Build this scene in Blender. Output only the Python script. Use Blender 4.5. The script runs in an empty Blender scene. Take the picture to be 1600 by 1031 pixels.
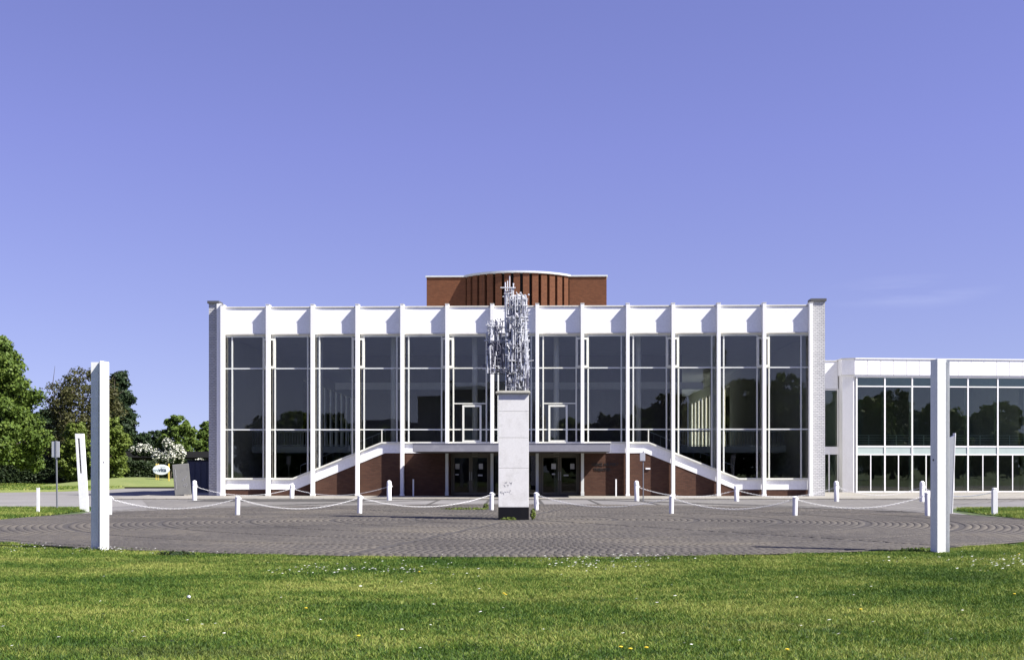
import bpy, bmesh, math, random
import numpy as np
from mathutils import Vector, Matrix, Euler

random.seed(7)
rng = np.random.default_rng(7)
S = bpy.context.scene
COL = S.collection

# ------------------------------------------------------------------ camera
F = 1850.0          # focal length in photo pixels (1600 wide)
CX, HY, EYE = 804.0, 733.0, 1.6
cam = bpy.data.cameras.new('camera'); camo = bpy.data.objects.new('camera', cam); COL.objects.link(camo)
cam.sensor_width = 36.0
cam.lens = 36.0 * F / 1600.0
cam.shift_x = -(CX - 800.0) / 1600.0
cam.shift_y = (HY - 515.5) / 1600.0
cam.clip_start = 0.1; cam.clip_end = 6000
camo.location = (0, 0, EYE); camo.rotation_euler = (math.radians(90), 0, 0)
S.camera = camo

# ------------------------------------------------------------------ light
TO_SUN = Vector((1.0, -0.45, 1.15)).normalized()
elev = math.asin(TO_SUN.z); azim = math.atan2(TO_SUN.x, TO_SUN.y)
W = bpy.data.worlds.new('World'); S.world = W; W.use_nodes = True
nt = W.node_tree; nt.nodes.clear()
sky = nt.nodes.new('ShaderNodeTexSky'); sky.sky_type = 'NISHITA'; sky.sun_disc = False
sky.sun_elevation = elev; sky.sun_rotation = azim
sky.air_density = 1.0; sky.dust_density = 0.0; sky.ozone_density = 3.0; sky.altitude = 0
# the pale band right at the horizon is squeezed out all round, as on this very clear day
tc = nt.nodes.new('ShaderNodeTexCoord'); sx_ = nt.nodes.new('ShaderNodeSeparateXYZ'); cx_ = nt.nodes.new('ShaderNodeCombineXYZ'); mr = nt.nodes.new('ShaderNodeMapRange')
mr.inputs[1].default_value = 0.0; mr.inputs[2].default_value = 1.0; mr.inputs[3].default_value = 0.115; mr.inputs[4].default_value = 1.0
nt.links.new(tc.outputs['Generated'], sx_.inputs[0]); nt.links.new(sx_.outputs[0], cx_.inputs[0]); nt.links.new(sx_.outputs[1], cx_.inputs[1])
nt.links.new(sx_.outputs[2], mr.inputs[0]); nt.links.new(mr.outputs[0], cx_.inputs[2]); nt.links.new(cx_.outputs[0], sky.inputs[0])
tint = nt.nodes.new('ShaderNodeMix'); tint.data_type = 'RGBA'; tint.blend_type = 'MULTIPLY'
tint.inputs[0].default_value = 1.0
tint.inputs[7].default_value = (1.25, 0.855, 1.19, 1)
bg = nt.nodes.new('ShaderNodeBackground'); bg.inputs['Strength'].default_value = 0.063
wo = nt.nodes.new('ShaderNodeOutputWorld')
tr_ = nt.nodes.new('ShaderNodeMix'); tr_.data_type = 'RGBA'; tr_.inputs[6].default_value = (1.13,.855,.93,1); tr_.inputs[7].default_value = (1.25,.855,1.19,1)
tm_ = nt.nodes.new('ShaderNodeMapRange'); tm_.inputs[1].default_value = 0; tm_.inputs[2].default_value = .26
nt.links.new(sx_.outputs[2], tm_.inputs[0]); nt.links.new(tm_.outputs[0], tr_.inputs[0]); nt.links.new(tr_.outputs[2], tint.inputs[7])
nt.links.new(sky.outputs[0], tint.inputs[6]); 
wn = nt.nodes.new('ShaderNodeTexNoise'); wm_ = nt.nodes.new('ShaderNodeMapping'); wm_.inputs['Scale'].default_value = (3.2, 3.2, 22)
wn.inputs['Scale'].default_value = 4; wn.inputs['Detail'].default_value = 6; wr = nt.nodes.new('ShaderNodeValToRGB')
wr.color_ramp.elements[0].position = .40; wr.color_ramp.elements[0].color = (0,0,0,1); wr.color_ramp.elements[1].position = .85; wr.color_ramp.elements[1].color = (.30,.30,.30,1)
wx = nt.nodes.new('ShaderNodeMix'); wx.data_type = 'RGBA'; wx.inputs[7].default_value = (8.0,8.4,9.6,1)
nt.links.new(tc.outputs['Generated'], wm_.inputs[0]); nt.links.new(wm_.outputs[0], wn.inputs[0]); nt.links.new(wn.outputs[0], wr.inputs[0]); 
nz = nt.nodes.new('ShaderNodeVectorMath'); nz.operation = 'NORMALIZE'; nt.links.new(tc.outputs['Generated'], nz.inputs[0])
ds = nt.nodes.new('ShaderNodeVectorMath'); ds.operation = 'SUBTRACT'; ds.inputs[1].default_value = Vector((.330,1,.149)).normalized(); nt.links.new(nz.outputs[0], ds.inputs[0])
sq = nt.nodes.new('ShaderNodeVectorMath'); sq.operation = 'MULTIPLY'; sq.inputs[1].default_value = (1,1,5); nt.links.new(ds.outputs[0], sq.inputs[0])
ln = nt.nodes.new('ShaderNodeVectorMath'); ln.operation = 'LENGTH'; nt.links.new(sq.outputs[0], ln.inputs[0])
fl = nt.nodes.new('ShaderNodeMapRange'); fl.inputs[1].default_value = .015; fl.inputs[2].default_value = .075; fl.inputs[3].default_value = .5; fl.inputs[4].default_value = 0; nt.links.new(ln.outputs['Value'], fl.inputs[0])
ml = nt.nodes.new('ShaderNodeMath'); ml.operation = 'MULTIPLY'; nt.links.new(wr.outputs[0], ml.inputs[0]); nt.links.new(fl.outputs[0], ml.inputs[1])
nt.links.new(ml.outputs[0], wx.inputs[0])
nt.links.new(tint.outputs[2], wx.inputs[6]); nt.links.new(wx.outputs[2], bg.inputs[0]); nt.links.new(bg.outputs[0], wo.inputs[0])
sl = bpy.data.lights.new('sun', 'SUN'); sl.energy = 5.0; sl.angle = math.radians(0.53); sl.color = (1.0, 0.955, 0.89)
slo = bpy.data.objects.new('sun', sl); COL.objects.link(slo)
slo.rotation_euler = (-TO_SUN).to_track_quat('-Z', 'Y').to_euler(); slo.location = (60, -20, 70)
S.view_settings.view_transform = 'Standard'; S.view_settings.look = 'None'
S.view_settings.exposure = 1.25; S.view_settings.gamma = 1.0
S.view_settings.use_curve_mapping = False
S.cycles.max_bounces = 8; S.cycles.transparent_max_bounces = 24; S.cycles.use_denoising = True

# ------------------------------------------------------------------ materials
def mat(name):
    m = bpy.data.materials.new(name); m.use_nodes = True
    n = m.node_tree; b = n.nodes['Principled BSDF']; return m, n, b
def coords(n, obj=True, scale=(1,1,1)):
    if obj:
        t = n.nodes.new('ShaderNodeTexCoord'); out = t.outputs['Object']
    else:
        t = n.nodes.new('ShaderNodeNewGeometry'); out = t.outputs['Position']
    mp = n.nodes.new('ShaderNodeMapping'); mp.inputs['Scale'].default_value = scale
    n.links.new(out, mp.inputs[0]); return mp.outputs[0]
def noise(n, co, scale, detail=4, rough=.6):
    t = n.nodes.new('ShaderNodeTexNoise'); t.inputs['Scale'].default_value = scale
    t.inputs['Detail'].default_value = detail; t.inputs['Roughness'].default_value = rough
    n.links.new(co, t.inputs['Vector']); return t.outputs['Fac']
def ramp(n, fac, stops):
    r = n.nodes.new('ShaderNodeValToRGB'); e = r.color_ramp.elements
    while len(e) < len(stops): e.new(0.5)
    for i, (p, c) in enumerate(stops):
        e[i].position = p; e[i].color = (*c, 1)
    n.links.new(fac, r.inputs[0]); return r.outputs[0]
def mix(n, fac, a, b, mode='MIX'):
    x = n.nodes.new('ShaderNodeMix'); x.data_type = 'RGBA'; x.blend_type = mode
    for s, v in ((0, fac), (6, a), (7, b)):
        if isinstance(v, (int, float)): x.inputs[s].default_value = v
        elif isinstance(v, tuple): x.inputs[s].default_value = (*v, 1)
        else: n.links.new(v, x.inputs[s])
    return x.outputs[2]
def math_(n, op, a, b=None):
    x = n.nodes.new('ShaderNodeMath'); x.operation = op
    for i, v in enumerate((a, b)):
        if v is None: continue
        if isinstance(v, (int, float)): x.inputs[i].default_value = v
        else: n.links.new(v, x.inputs[i])
    return x.outputs[0]
def bump(n, b, h, strength=.3, dist=.01):
    x = n.nodes.new('ShaderNodeBump'); x.inputs['Strength'].default_value = strength
    x.inputs['Distance'].default_value = dist; n.links.new(h, x.inputs['Height'])
    n.links.new(x.outputs[0], b.inputs['Normal'])
def painted(name, col, dirt=(.5,.48,.42), amount=.35, rough=.45, metal=0.0, sc=1.2, streak=True):
    m, n, b = mat(name)
    co = coords(n, False, (1, 1, .25) if streak else (1,1,1))
    f = noise(n, co, sc, 6, .7)
    g = noise(n, coords(n, False), sc*14, 3)
    c = mix(n, math_(n, 'MULTIPLY', ramp(n, f, [(.5,(0,0,0)),(.8,(1,1,1))]), amount), col, dirt)
    c = mix(n, .30, c, ramp(n, g, [(.25,(.62,.62,.62)),(.75,(1.1,1.1,1.1))]), 'MULTIPLY')
    n.links.new(c, b.inputs['Base Color']); b.inputs['Roughness'].default_value = rough
    b.inputs['Metallic'].default_value = metal
    bump(n, b, g, .08, .003)
    return m
def brick(name, c1, c2, mortar, bw=.24, rh=.0769, ms=.010, axis='XZ', rough=.85, bdist=.008, soot=.25):
    m, n, b = mat(name); b.inputs['Specular IOR Level'].default_value = .15
    t = n.nodes.new('ShaderNodeTexCoord'); sp = n.nodes.new('ShaderNodeSeparateXYZ'); n.links.new(t.outputs['Object'], sp.inputs[0])
    cb = n.nodes.new('ShaderNodeCombineXYZ')
    if axis == 'XZ':
        n.links.new(math_(n, 'ADD', sp.outputs[0], sp.outputs[1]), cb.inputs[0])
    n.links.new(sp.outputs[2], cb.inputs[1])
    k = n.nodes.new('ShaderNodeTexBrick'); n.links.new(cb.outputs[0], k.inputs['Vector'])
    k.inputs['Color1'].default_value = (*c1,1); k.inputs['Color2'].default_value = (*c2,1); k.inputs['Mortar'].default_value = (*mortar,1)
    k.inputs['Scale'].default_value = 1; k.inputs['Brick Width'].default_value = bw; k.inputs['Row Height'].default_value = rh
    k.inputs['Mortar Size'].default_value = ms; k.inputs['Mortar Smooth'].default_value = .2; k.inputs['Bias'].default_value = 0
    f = noise(n, coords(n, True, (1,1,.5)), .9, 6, .7)
    c = mix(n, math_(n, 'MULTIPLY', f, soot), k.outputs['Color'], (c1[0]*.45, c1[1]*.45, c1[2]*.45))
    n.links.new(c, b.inputs['Base Color']); b.inputs['Roughness'].default_value = rough
    bump(n, b, math_(n, 'SUBTRACT', 1.0, k.outputs['Fac']), .8, bdist)
    return m

M = {}
M['white'] = painted('white_paint', (.80,.80,.79), (.55,.52,.44), .25)
M['fascia'] = painted('white_fascia', (.82,.82,.82), (.66,.64,.60), .25, .4, sc=.7)
M['ledge'] = painted('weathered_ledge', (.66,.64,.58), (.36,.33,.27), .5, .6, sc=2.5)
M['cream'] = painted('cream_frame', (.66,.66,.58), (.42,.42,.33), .4, .45, sc=2)
M['frame'] = painted('grey_frame', (.60,.62,.60), (.40,.42,.36), .4, .45, sc=2)
M['bronze'] = painted('door_bronze', (.13,.115,.085), (.07,.06,.05), .4, .4, .3)
M['canopy'] = painted('canopy_grey_metal', (.21,.21,.235), (.33,.33,.35), .8, .55, sc=1.6, streak=False)
M['canopy_under'] = painted('canopy_soffit', (.10,.09,.085), (.06,.05,.05), .4, .8)
M['coping'] = painted('dark_coping', (.07,.07,.075), (.09,.09,.09), .4, .6)
M['drumcoping'] = painted('pale_coping', (.46,.48,.48), (.42,.42,.40), .5, .5)
M['brick'] = brick('brown_brick', (.098,.048,.032), (.070,.033,.023), (.058,.042,.033))
M['brick_orange'] = brick('orange_brick', (.145,.056,.026), (.105,.040,.019), (.068,.040,.026))
M['whitebrick'] = brick('white_brick', (.56,.56,.56), (.46,.46,.47), (.26,.26,.27), bdist=.02, ms=.014, bw=.24, rh=.1)
M['dark'] = painted('dark_void', (.02,.018,.018), (.03,.03,.03), .3, .8)
M['ceiling'] = painted('foyer_ceiling', (.60,.60,.58), (.22,.22,.22), .3, .8)
M['foyerwall'] = painted('foyer_wall', (.15,.135,.12), (.07,.06,.05), .4, .7)
M['foyerfloor'] = painted('foyer_floor', (.26,.25,.23), (.2,.19,.17), .4, .4)
M['column'] = painted('foyer_column', (.80,.80,.72), (.5,.5,.45), .3, .6)
M['slab'] = painted('gallery_slab', (.36,.40,.37), (.28,.3,.28), .4, .6)
M['rail'] = painted('gallery_rail', (.42,.45,.44), (.3,.3,.3), .3, .4, .3)
M['paper'] = painted('paper_notice', (.62,.64,.68), (.35,.36,.5), .8, .8, sc=6, streak=False)
M['letter'] = painted('dark_letters', (.012,.011,.011), (.02,.02,.02), .2, .5)
M['steel'] = painted('pale_steel', (.60,.61,.64), (.22,.23,.27), .8, .38, .25, sc=9, streak=False)
M['steeldark'] = painted('dark_steel', (.13,.13,.17), (.05,.05,.07), .6, .45, .3, sc=9, streak=False)  # also carries the painted shade of the sculpture's side cluster
M['bollard'] = painted('bollard_white', (.74,.74,.74), (.45,.43,.38), .4, .5, sc=5)
M['signgrey'] = painted('sign_back_grey', (.46,.47,.50), (.3,.3,.32), .4, .4, .3)
M['pole'] = painted('galvanised_pole', (.16,.17,.19), (.1,.1,.11), .4, .5, .3)
M['yellow'] = painted('yellow_post', (.62,.48,.10), (.4,.3,.08), .3, .5)
M['signwhite'] = painted('sign_white', (.74,.78,.80), (.55,.6,.65), .3, .4)
M['signink'] = painted('sign_ink', (.03,.05,.10), (.05,.07,.12), .3, .5)
M['signpale'] = painted('sign_pale_ink', (.42,.50,.56), (.5,.6,.65), .3, .5)
M['cube'] = painted('cube_grey', (.13,.13,.125), (.07,.07,.08), .9, .8, sc=1.5, streak=False)
M['container'] = painted('container_blue', (.055,.06,.085), (.03,.03,.04), .4, .6)
M['plinth'] = painted('plinth_stone', (.66,.655,.64), (.44,.43,.39), .55, .75, sc=2.2, streak=False)
M['plinthbase'] = painted('plinth_base', (.009,.009,.012), (.02,.02,.02), .5, .5, sc=3)
M['plinthbase'].node_tree.nodes['Principled BSDF'].inputs['Specular IOR Level'].default_value = .08
M['plinthbase'].node_tree.nodes['Principled BSDF'].inputs['Roughness'].default_value = .9
M['plinthcap'] = painted('plinth_cap', (.40,.39,.34), (.2,.2,.17), .7, .8, sc=5, streak=False)
M['bark'] = painted('bark', (.07,.055,.04), (.035,.03,.022), .6, .9, sc=3)
M['soil'] = painted('soil', (.05,.042,.03), (.025,.022,.015), .6, .95, sc=3, streak=False)
M['roofdark'] = painted('dark_roof', (.008,.008,.009), (.014,.014,.014), .5, .8)
M['office'] = painted('office_wall', (.22,.20,.18), (.15,.14,.13), .5, .8)
M['inked'] = painted('black_scrawl', (.20,.20,.21), (.3,.3,.3), .5, .6)
M['orange'] = painted('orange_poster', (.55,.16,.08), (.5,.3,.1), .4, .6)

def glass(name, tint_, ior, wob=.0):
    m, n, b = mat(name); n.nodes.remove(b); o = n.nodes['Material Output']
    tr = n.nodes.new('ShaderNodeBsdfTransparent'); tr.inputs[0].default_value = (*tint_, 1)
    gl = n.nodes.new('ShaderNodeBsdfGlossy'); gl.inputs['Roughness'].default_value = 0.0; gl.inputs[0].default_value = (.96,.93,.84,1)
    fr = n.nodes.new('ShaderNodeFresnel'); fr.inputs[0].default_value = ior
    mx = n.nodes.new('ShaderNodeMixShader')
    g = noise(n, coords(n, False), .55, 2)
    bp = n.nodes.new('ShaderNodeBump'); bp.inputs['Strength'].default_value = .35; bp.inputs['Distance'].default_value = .006
    n.links.new(g, bp.inputs['Height']); n.links.new(bp.outputs[0], gl.inputs['Normal'])
    n.links.new(fr.outputs[0], mx.inputs[0]); n.links.new(tr.outputs[0], mx.inputs[1]); n.links.new(gl.outputs[0], mx.inputs[2])
    n.links.new(mx.outputs[0], o.inputs[0]); return m
M['glass'] = glass('window_glass', (.90,.91,.90), 1.60)
M['clearglass'] = glass('clear_glass', (.92,.94,.95), 1.12)
M['doorglass'] = glass('door_glass', (.6,.62,.62), 1.36)
M['glassgreen'] = glass('green_glass', (.76,.84,.80), 1.62)
M['opal'] = painted('opal_glass', (.38,.45,.43), (.30,.36,.34), .5, .25, sc=1.5)

def ground_mat(name, stops, sc, fine, rough=.9, cell=None, bd=.01):
    m, n, b = mat(name); co = coords(n, False)
    f = noise(n, co, sc, 8, .65); c = ramp(n, f, stops)
    g = noise(n, co, fine, 4, .7)
    c = mix(n, .35, c, ramp(n, g, [(.3,(.35,.35,.35)),(.7,(.75,.75,.75))]), 'OVERLAY')
    h = g
    if cell:
        k = n.nodes.new('ShaderNodeTexBrick'); n.links.new(co, k.inputs['Vector'])
        k.inputs['Scale'].default_value = 1; k.inputs['Brick Width'].default_value = cell[0]; k.inputs['Row Height'].default_value = cell[1]
        k.inputs['Mortar Size'].default_value = cell[2]; k.inputs['Color1'].default_value = (1,1,1,1); k.inputs['Color2'].default_value = (.82,.82,.84,1); k.inputs['Mortar'].default_value = (.55,.53,.5,1)
        c = mix(n, 1.0, c, k.outputs['Color'], 'MULTIPLY')
        h = math_(n, 'SUBTRACT', 1.0, k.outputs['Fac'])
    n.links.new(c, b.inputs['Base Color']); b.inputs['Roughness'].default_value = rough
    bump(n, b, h, .5, bd); return m
M['asphalt'] = ground_mat('asphalt', [(.3,(.105,.10,.098)),(.55,(.15,.144,.14)),(.75,(.19,.182,.172))], .16, 60)
M['road'] = ground_mat('road_asphalt', [(.3,(.13,.126,.12)),(.6,(.175,.168,.16)),(.8,(.21,.20,.19))], .12, 60)
M['blocks'] = ground_mat('block_paving', [(.3,(.13,.124,.115)),(.6,(.17,.163,.15)),(.8,(.21,.20,.18))], .25, 30, cell=(.45,.45,.06))
M['slabpave'] = ground_mat('pale_paving', [(.3,(.21,.20,.17)),(.6,(.27,.255,.22)),(.8,(.32,.305,.265))], .4, 30, cell=(.6,.6,.02))
M['joint'] = ground_mat('plaza_joint', [(.3,(.036,.032,.029)),(.6,(.048,.043,.038)),(.8,(.06,.055,.042))], .5, 40)
M['gutter'] = ground_mat('gutter', [(.3,(.03,.028,.026)),(.6,(.05,.047,.042)),(.8,(.07,.065,.055))], .8, 30)
M['turf'] = ground_mat('turf', [(.3,(.03,.05,.012)),(.55,(.05,.08,.016)),(.75,(.08,.095,.026))], .5, 25)
M['farturf'] = ground_mat('far_turf', [(.3,(.10,.135,.03)),(.55,(.14,.17,.045)),(.8,(.19,.19,.07))], .25, 8)

def paver_mat():
    m, n, b = mat('grey_paver')
    at = n.nodes.new('ShaderNodeAttribute'); at.attribute_name = 'tint'
    big = noise(n, coords(n, False), .22, 5, .6)
    c1 = ramp(n, at.outputs['Fac'], [(0,(.056,.0505,.044)),(.5,(.067,.0605,.052)),(1,(.080,.0725,.062))])
    c2 = ramp(n, big, [(.32,(.62,.60,.60)),(.5,(.95,.93,.92)),(.68,(1.35,1.30,1.18))])
    c = mix(n, 1.0, c1, c2, 'MULTIPLY')
    g = noise(n, coords(n, False), 45, 3)
    c = mix(n, .3, c, ramp(n, g, [(.3,(.3,.3,.3)),(.7,(.8,.8,.8))]), 'OVERLAY')
    n.links.new(c, b.inputs['Base Color']); b.inputs['Roughness'].default_value = .85
    bump(n, b, g, .4, .004); return m
M['paver'] = paver_mat()

def leaf_mat(name, dark, mid, light, sc=.5, trans=.25):
    m, n, b = mat(name)
    at = n.nodes.new('ShaderNodeAttribute'); at.attribute_name = 'tint'
    f = noise(n, coords(n, False), sc, 3)
    v = math_(n, 'ADD', math_(n, 'MULTIPLY', at.outputs['Fac'], .6), math_(n, 'MULTIPLY', f, .4))
    c = ramp(n, v, [(.2,dark),(.5,mid),(.8,light)])
    n.links.new(c, b.inputs['Base Color']); b.inputs['Roughness'].default_value = .6; b.inputs['Specular IOR Level'].default_value = .25
    tl = n.nodes.new('ShaderNodeBsdfTranslucent'); n.links.new(c, tl.inputs[0])
    mx = n.nodes.new('ShaderNodeMixShader'); mx.inputs[0].default_value = trans
    n.links.new(b.outputs[0], mx.inputs[1]); n.links.new(tl.outputs[0], mx.inputs[2])
    n.links.new(mx.outputs[0], n.nodes['Material Output'].inputs[0]); return m
M['leaf'] = leaf_mat('green_leaves', (.040,.068,.011), (.082,.132,.020), (.15,.205,.034))
M['leafyellow'] = leaf_mat('yellow_green_leaves', (.06,.09,.012), (.11,.155,.024), (.17,.21,.04))
M['leafbrown'] = leaf_mat('brown_green_leaves', (.030,.034,.010), (.058,.060,.017), (.10,.098,.032))
M['leafdark'] = leaf_mat('dark_leaves', (.012,.024,.010), (.024,.044,.016), (.042,.07,.024))
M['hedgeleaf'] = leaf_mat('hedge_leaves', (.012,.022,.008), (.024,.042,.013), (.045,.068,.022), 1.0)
M['blossom'] = leaf_mat('white_blossom', (.30,.32,.22), (.62,.62,.52), (.80,.80,.74), 3, .1)
def grass_mat():
    m, n, b = mat('grass_blades')
    at = n.nodes.new('ShaderNodeAttribute'); at.attribute_name = 'tint'
    co = coords(n, False, (.6,1.0,0.0))
    f1 = ramp(n, noise(n, co, .42, 7, .66), [(.30,(.12,.12,.12)),(.70,(.88,.88,.88))]); f2 = noise(n, coords(n, False, (1,1,0)), 3.2, 4, .6)
    v = math_(n, 'ADD', math_(n, 'MULTIPLY', f1, .72), math_(n, 'MULTIPLY', math_(n, 'ADD', f2, math_(n, 'SUBTRACT', noise(n, coords(n, False, (1,1,0)), 11, 3, .6), .5)), .48))
    v = math_(n, 'ADD', v, math_(n, 'MULTIPLY', math_(n, 'SUBTRACT', at.outputs['Fac'], .5), .36))
    c = ramp(n, v, [(.40,(.036,.080,.012)),(.53,(.082,.146,.020)),(.66,(.150,.205,.034)),(.80,(.29,.31,.08))])
    f3 = noise(n, coords(n, False, (.35,1.3,0.0)), .5, 4, .6)
    c = mix(n, math_(n, 'MULTIPLY', ramp(n, f3, [(.58,(0,0,0)),(.72,(1,1,1))]), .35), c, (.15,.125,.05))
    n.links.new(c, b.inputs['Base Color']); b.inputs['Roughness'].default_value = .6; b.inputs['Specular IOR Level'].default_value = .2
    tl = n.nodes.new('ShaderNodeBsdfTranslucent'); n.links.new(c, tl.inputs[0])
    mx = n.nodes.new('ShaderNodeMixShader'); mx.inputs[0].default_value = .3
    n.links.new(b.outputs[0], mx.inputs[1]); n.links.new(tl.outputs[0], mx.inputs[2])
    n.links.new(mx.outputs[0], n.nodes['Material Output'].inputs[0]); return m
M['grass'] = grass_mat()

# ------------------------------------------------------------------ helpers
class MB:
    def __init__(s): s.v = []; s.f = []
    def add(s, vs, fs):
        o = len(s.v); s.v += [tuple(p) for p in vs]; s.f += [tuple(i + o for i in f) for f in fs]; return s
    def box(s, x0, x1, y0, y1, z0, z1):
        return s.add([(x0,y0,z0),(x1,y0,z0),(x1,y1,z0),(x0,y1,z0),(x0,y0,z1),(x1,y0,z1),(x1,y1,z1),(x0,y1,z1)],
                     [(3,2,1,0),(4,5,6,7),(0,1,5,4),(1,2,6,5),(2,3,7,6),(3,0,4,7)])
    def prism_xz(s, pts, y0, y1):           # pts counter-clockwise seen from -Y (x right, z up)
        n = len(pts)
        vs = [(x, y0, z) for x, z in pts] + [(x, y1, z) for x, z in pts]
        return s.add(vs, [tuple(range(n)), tuple(range(2*n-1, n-1, -1))] + [((i+1) % n, i, i+n, (i+1) % n + n) for i in range(n)])
    def prism_xy(s, pts, z0, z1):           # pts counter-clockwise seen from above
        n = len(pts)
        vs = [(x, y, z0) for x, y in pts] + [(x, y, z1) for x, y in pts]
        return s.add(vs, [tuple(range(n-1, -1, -1)), tuple(range(n, 2*n))] + [(i, (i+1) % n, (i+1) % n + n, i+n) for i in range(n)])
    def bar(s, a, b, r, n=6, r2=None, cap=True):
        a, b = Vector(a), Vector(b); d = (b - a).normalized(); r2 = r if r2 is None else r2
        u = d.orthogonal().normalized(); w = d.cross(u)
        vs = []
        for p, q in ((a, r), (b, r2)):
            for k in range(n):
                t = 2*math.pi*(k+.5)/n; vs.append(p + (u*math.cos(t) + w*math.sin(t))*q)
        fs = [(k, (k+1) % n, (k+1) % n + n, k+n) for k in range(n)]
        if cap: fs += [tuple(range(n-1, -1, -1)), tuple(range(n, 2*n))]
        return s.add(vs, fs)
    def lathe(s, prof, n=16, c=(0,0)):
        vs = []; fs = []
        for r, z in prof:
            for k in range(n):
                t = 2*math.pi*k/n; vs.append((c[0]+r*math.cos(t), c[1]+r*math.sin(t), z))
        for i in range(len(prof)-1):
            for k in range(n):
                fs.append((i*n+k, i*n+(k+1) % n, (i+1)*n+(k+1) % n, (i+1)*n+k))
        fs.append(tuple(range(n-1, -1, -1))); fs.append(tuple(range((len(prof)-1)*n, len(prof)*n)))
        return s.add(vs, fs)
    def ring(s, c, R, r, axis='Y', n=20, m=5, sx=1, sz=1):
        vs = []; fs = []; c = Vector(c)
        for i in range(n):
            t = 2*math.pi*i/n
            for k in range(m):
                u = 2*math.pi*k/m; rr = R + r*math.cos(u); h = r*math.sin(u)
                p = (rr*math.cos(t)*sx, h, rr*math.sin(t)*sz) if axis == 'Y' else ((rr*math.cos(t), rr*math.sin(t), h) if axis == 'Z' else (h, rr*math.cos(t), rr*math.sin(t)))
                vs.append(c + Vector(p))
        for i in range(n):
            for k in range(m):
                fs.append((i*m+k, ((i+1) % n)*m+k, ((i+1) % n)*m+(k+1) % m, i*m+(k+1) % m))
        return s.add(vs, fs)
    def build(s, name, m, parent=None, smooth=False, bevel=0, kind=None, label=None):
        me = bpy.data.meshes.new(name); me.from_pydata(s.v, [], s.f); me.update()
        bm = bmesh.new(); bm.from_mesh(me); bmesh.ops.recalc_face_normals(bm, faces=bm.faces); bm.to_mesh(me); bm.free()
        me.materials.append(M[m] if isinstance(m, str) else m)
        if smooth:
            for p in me.polygons: p.use_smooth = True
            me.set_sharp_from_angle(angle=math.radians(40))
        o = bpy.data.objects.new(name, me); COL.objects.link(o)
        if parent: o.parent = parent
        if bevel:
            b = o.modifiers.new('bevel', 'BEVEL'); b.width = bevel; b.segments = 2; b.limit_method = 'ANGLE'
        if kind: o['kind'] = kind
        if label: o['label'] = label
        return o
def tag(o, label=None, cat=None, group=None, kind=None):
    if label: o['label'] = label
    if cat: o['category'] = cat
    if group: o['group'] = group
    if kind: o['kind'] = kind
    return o
def empty(name, loc=(0,0,0), rz=0.0, label=None, cat=None, group=None):
    o = bpy.data.objects.new(name, None); COL.objects.link(o); o.empty_display_size = .3
    o.location = loc; o.rotation_euler = (0,0,rz); return tag(o, label, cat, group)
def dup(o, parent=None):
    c = o.copy(); COL.objects.link(c)
    if parent: c.parent = parent
    for k in list(o.children): dup(k, c)
    return c
def place(me_obj, parent, loc, rot=(0,0,0), sc=(1,1,1)):
    c = me_obj.copy(); COL.objects.link(c); c.parent = parent; c.location = loc; c.rotation_euler = rot; c.scale = sc; return c
def GP(px, py):            # a point of the ground that a photo pixel looks at
    y = EYE*F/(py-HY); return ((px-CX)/F*y, y)
def fast_mesh(name, V, Fc, m, tint=None, parent=None, nper=3, uv=None):
    me = bpy.data.meshes.new(name); nf = len(Fc)
    me.vertices.add(len(V)); me.vertices.foreach_set('co', np.asarray(V, np.float32).ravel())
    me.loops.add(nf*nper); me.loops.foreach_set('vertex_index', np.asarray(Fc, np.int32).ravel())
    me.polygons.add(nf); me.polygons.foreach_set('loop_start', np.arange(nf, dtype=np.int32)*nper)
    me.polygons.foreach_set('loop_total', np.full(nf, nper, np.int32))
    if tint is not None:
        a = me.attributes.new('tint', 'FLOAT', 'FACE'); a.data.foreach_set('value', np.asarray(tint, np.float32))
    me.materials.append(M[m]); me.update(calc_edges=True)
    o = bpy.data.objects.new(name, me); COL.objects.link(o)
    if parent: o.parent = parent
    return o
def text_obj(body, size, loc, rot, m, parent, name='lettering', ext=.01, align='CENTER', sx=1.0):
    cu = bpy.data.curves.new(name, 'FONT'); cu.body = body; cu.size = size; cu.extrude = ext; cu.align_x = align; cu.offset = size*.02
    t = bpy.data.objects.new(name, cu); COL.objects.link(t)
    dg = bpy.context.evaluated_depsgraph_get(); me = bpy.data.meshes.new_from_object(t.evaluated_get(dg))
    bpy.data.objects.remove(t); me.name = name; me.materials.clear(); me.materials.append(M[m])
    o = bpy.data.objects.new(name, me); COL.objects.link(o); o.parent = parent; o.location = loc; o.rotation_euler = rot; o.scale = (sx,1,1)
    return o

# ------------------------------------------------------------------ ground
PCX, PCY, PR = -0.03, 37.9, 16.3
def sheet(name, pts, z, m, kind='structure'):
    mb = MB(); mb.add([(x,y,z) for x, y in pts], [tuple(range(len(pts)))]); o = mb.build(name, m, kind=kind); 
    if o.data.polygons[0].normal.z < 0: o.data.flip_normals()
    return o
sheet('ground', [(-3000,-3000),(3000,-3000),(3000,3000),(-3000,3000)], -.02, 'turf')
XL = -16.4; XR = 17.0
# forecourt asphalt, from the plaza back to the theatre, running left into the road
sheet('forecourt', [(-70,50),(XL-.4,49.0),(XL,46.2),(XL+1,41),(0,36),(XR-1,41),(XR,48.4),(XR+2,48.8),(75,49.5),(75,120),(XL,120),(-70,95)], -.012, 'asphalt')
sheet('road', [(-70,50.2),(XL-1.5,49.6),(-13.5,60),(-19,78),(-24,120),(-60,300),(-90,300),(-45,92),(-70,84)], -.008, 'road')
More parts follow.
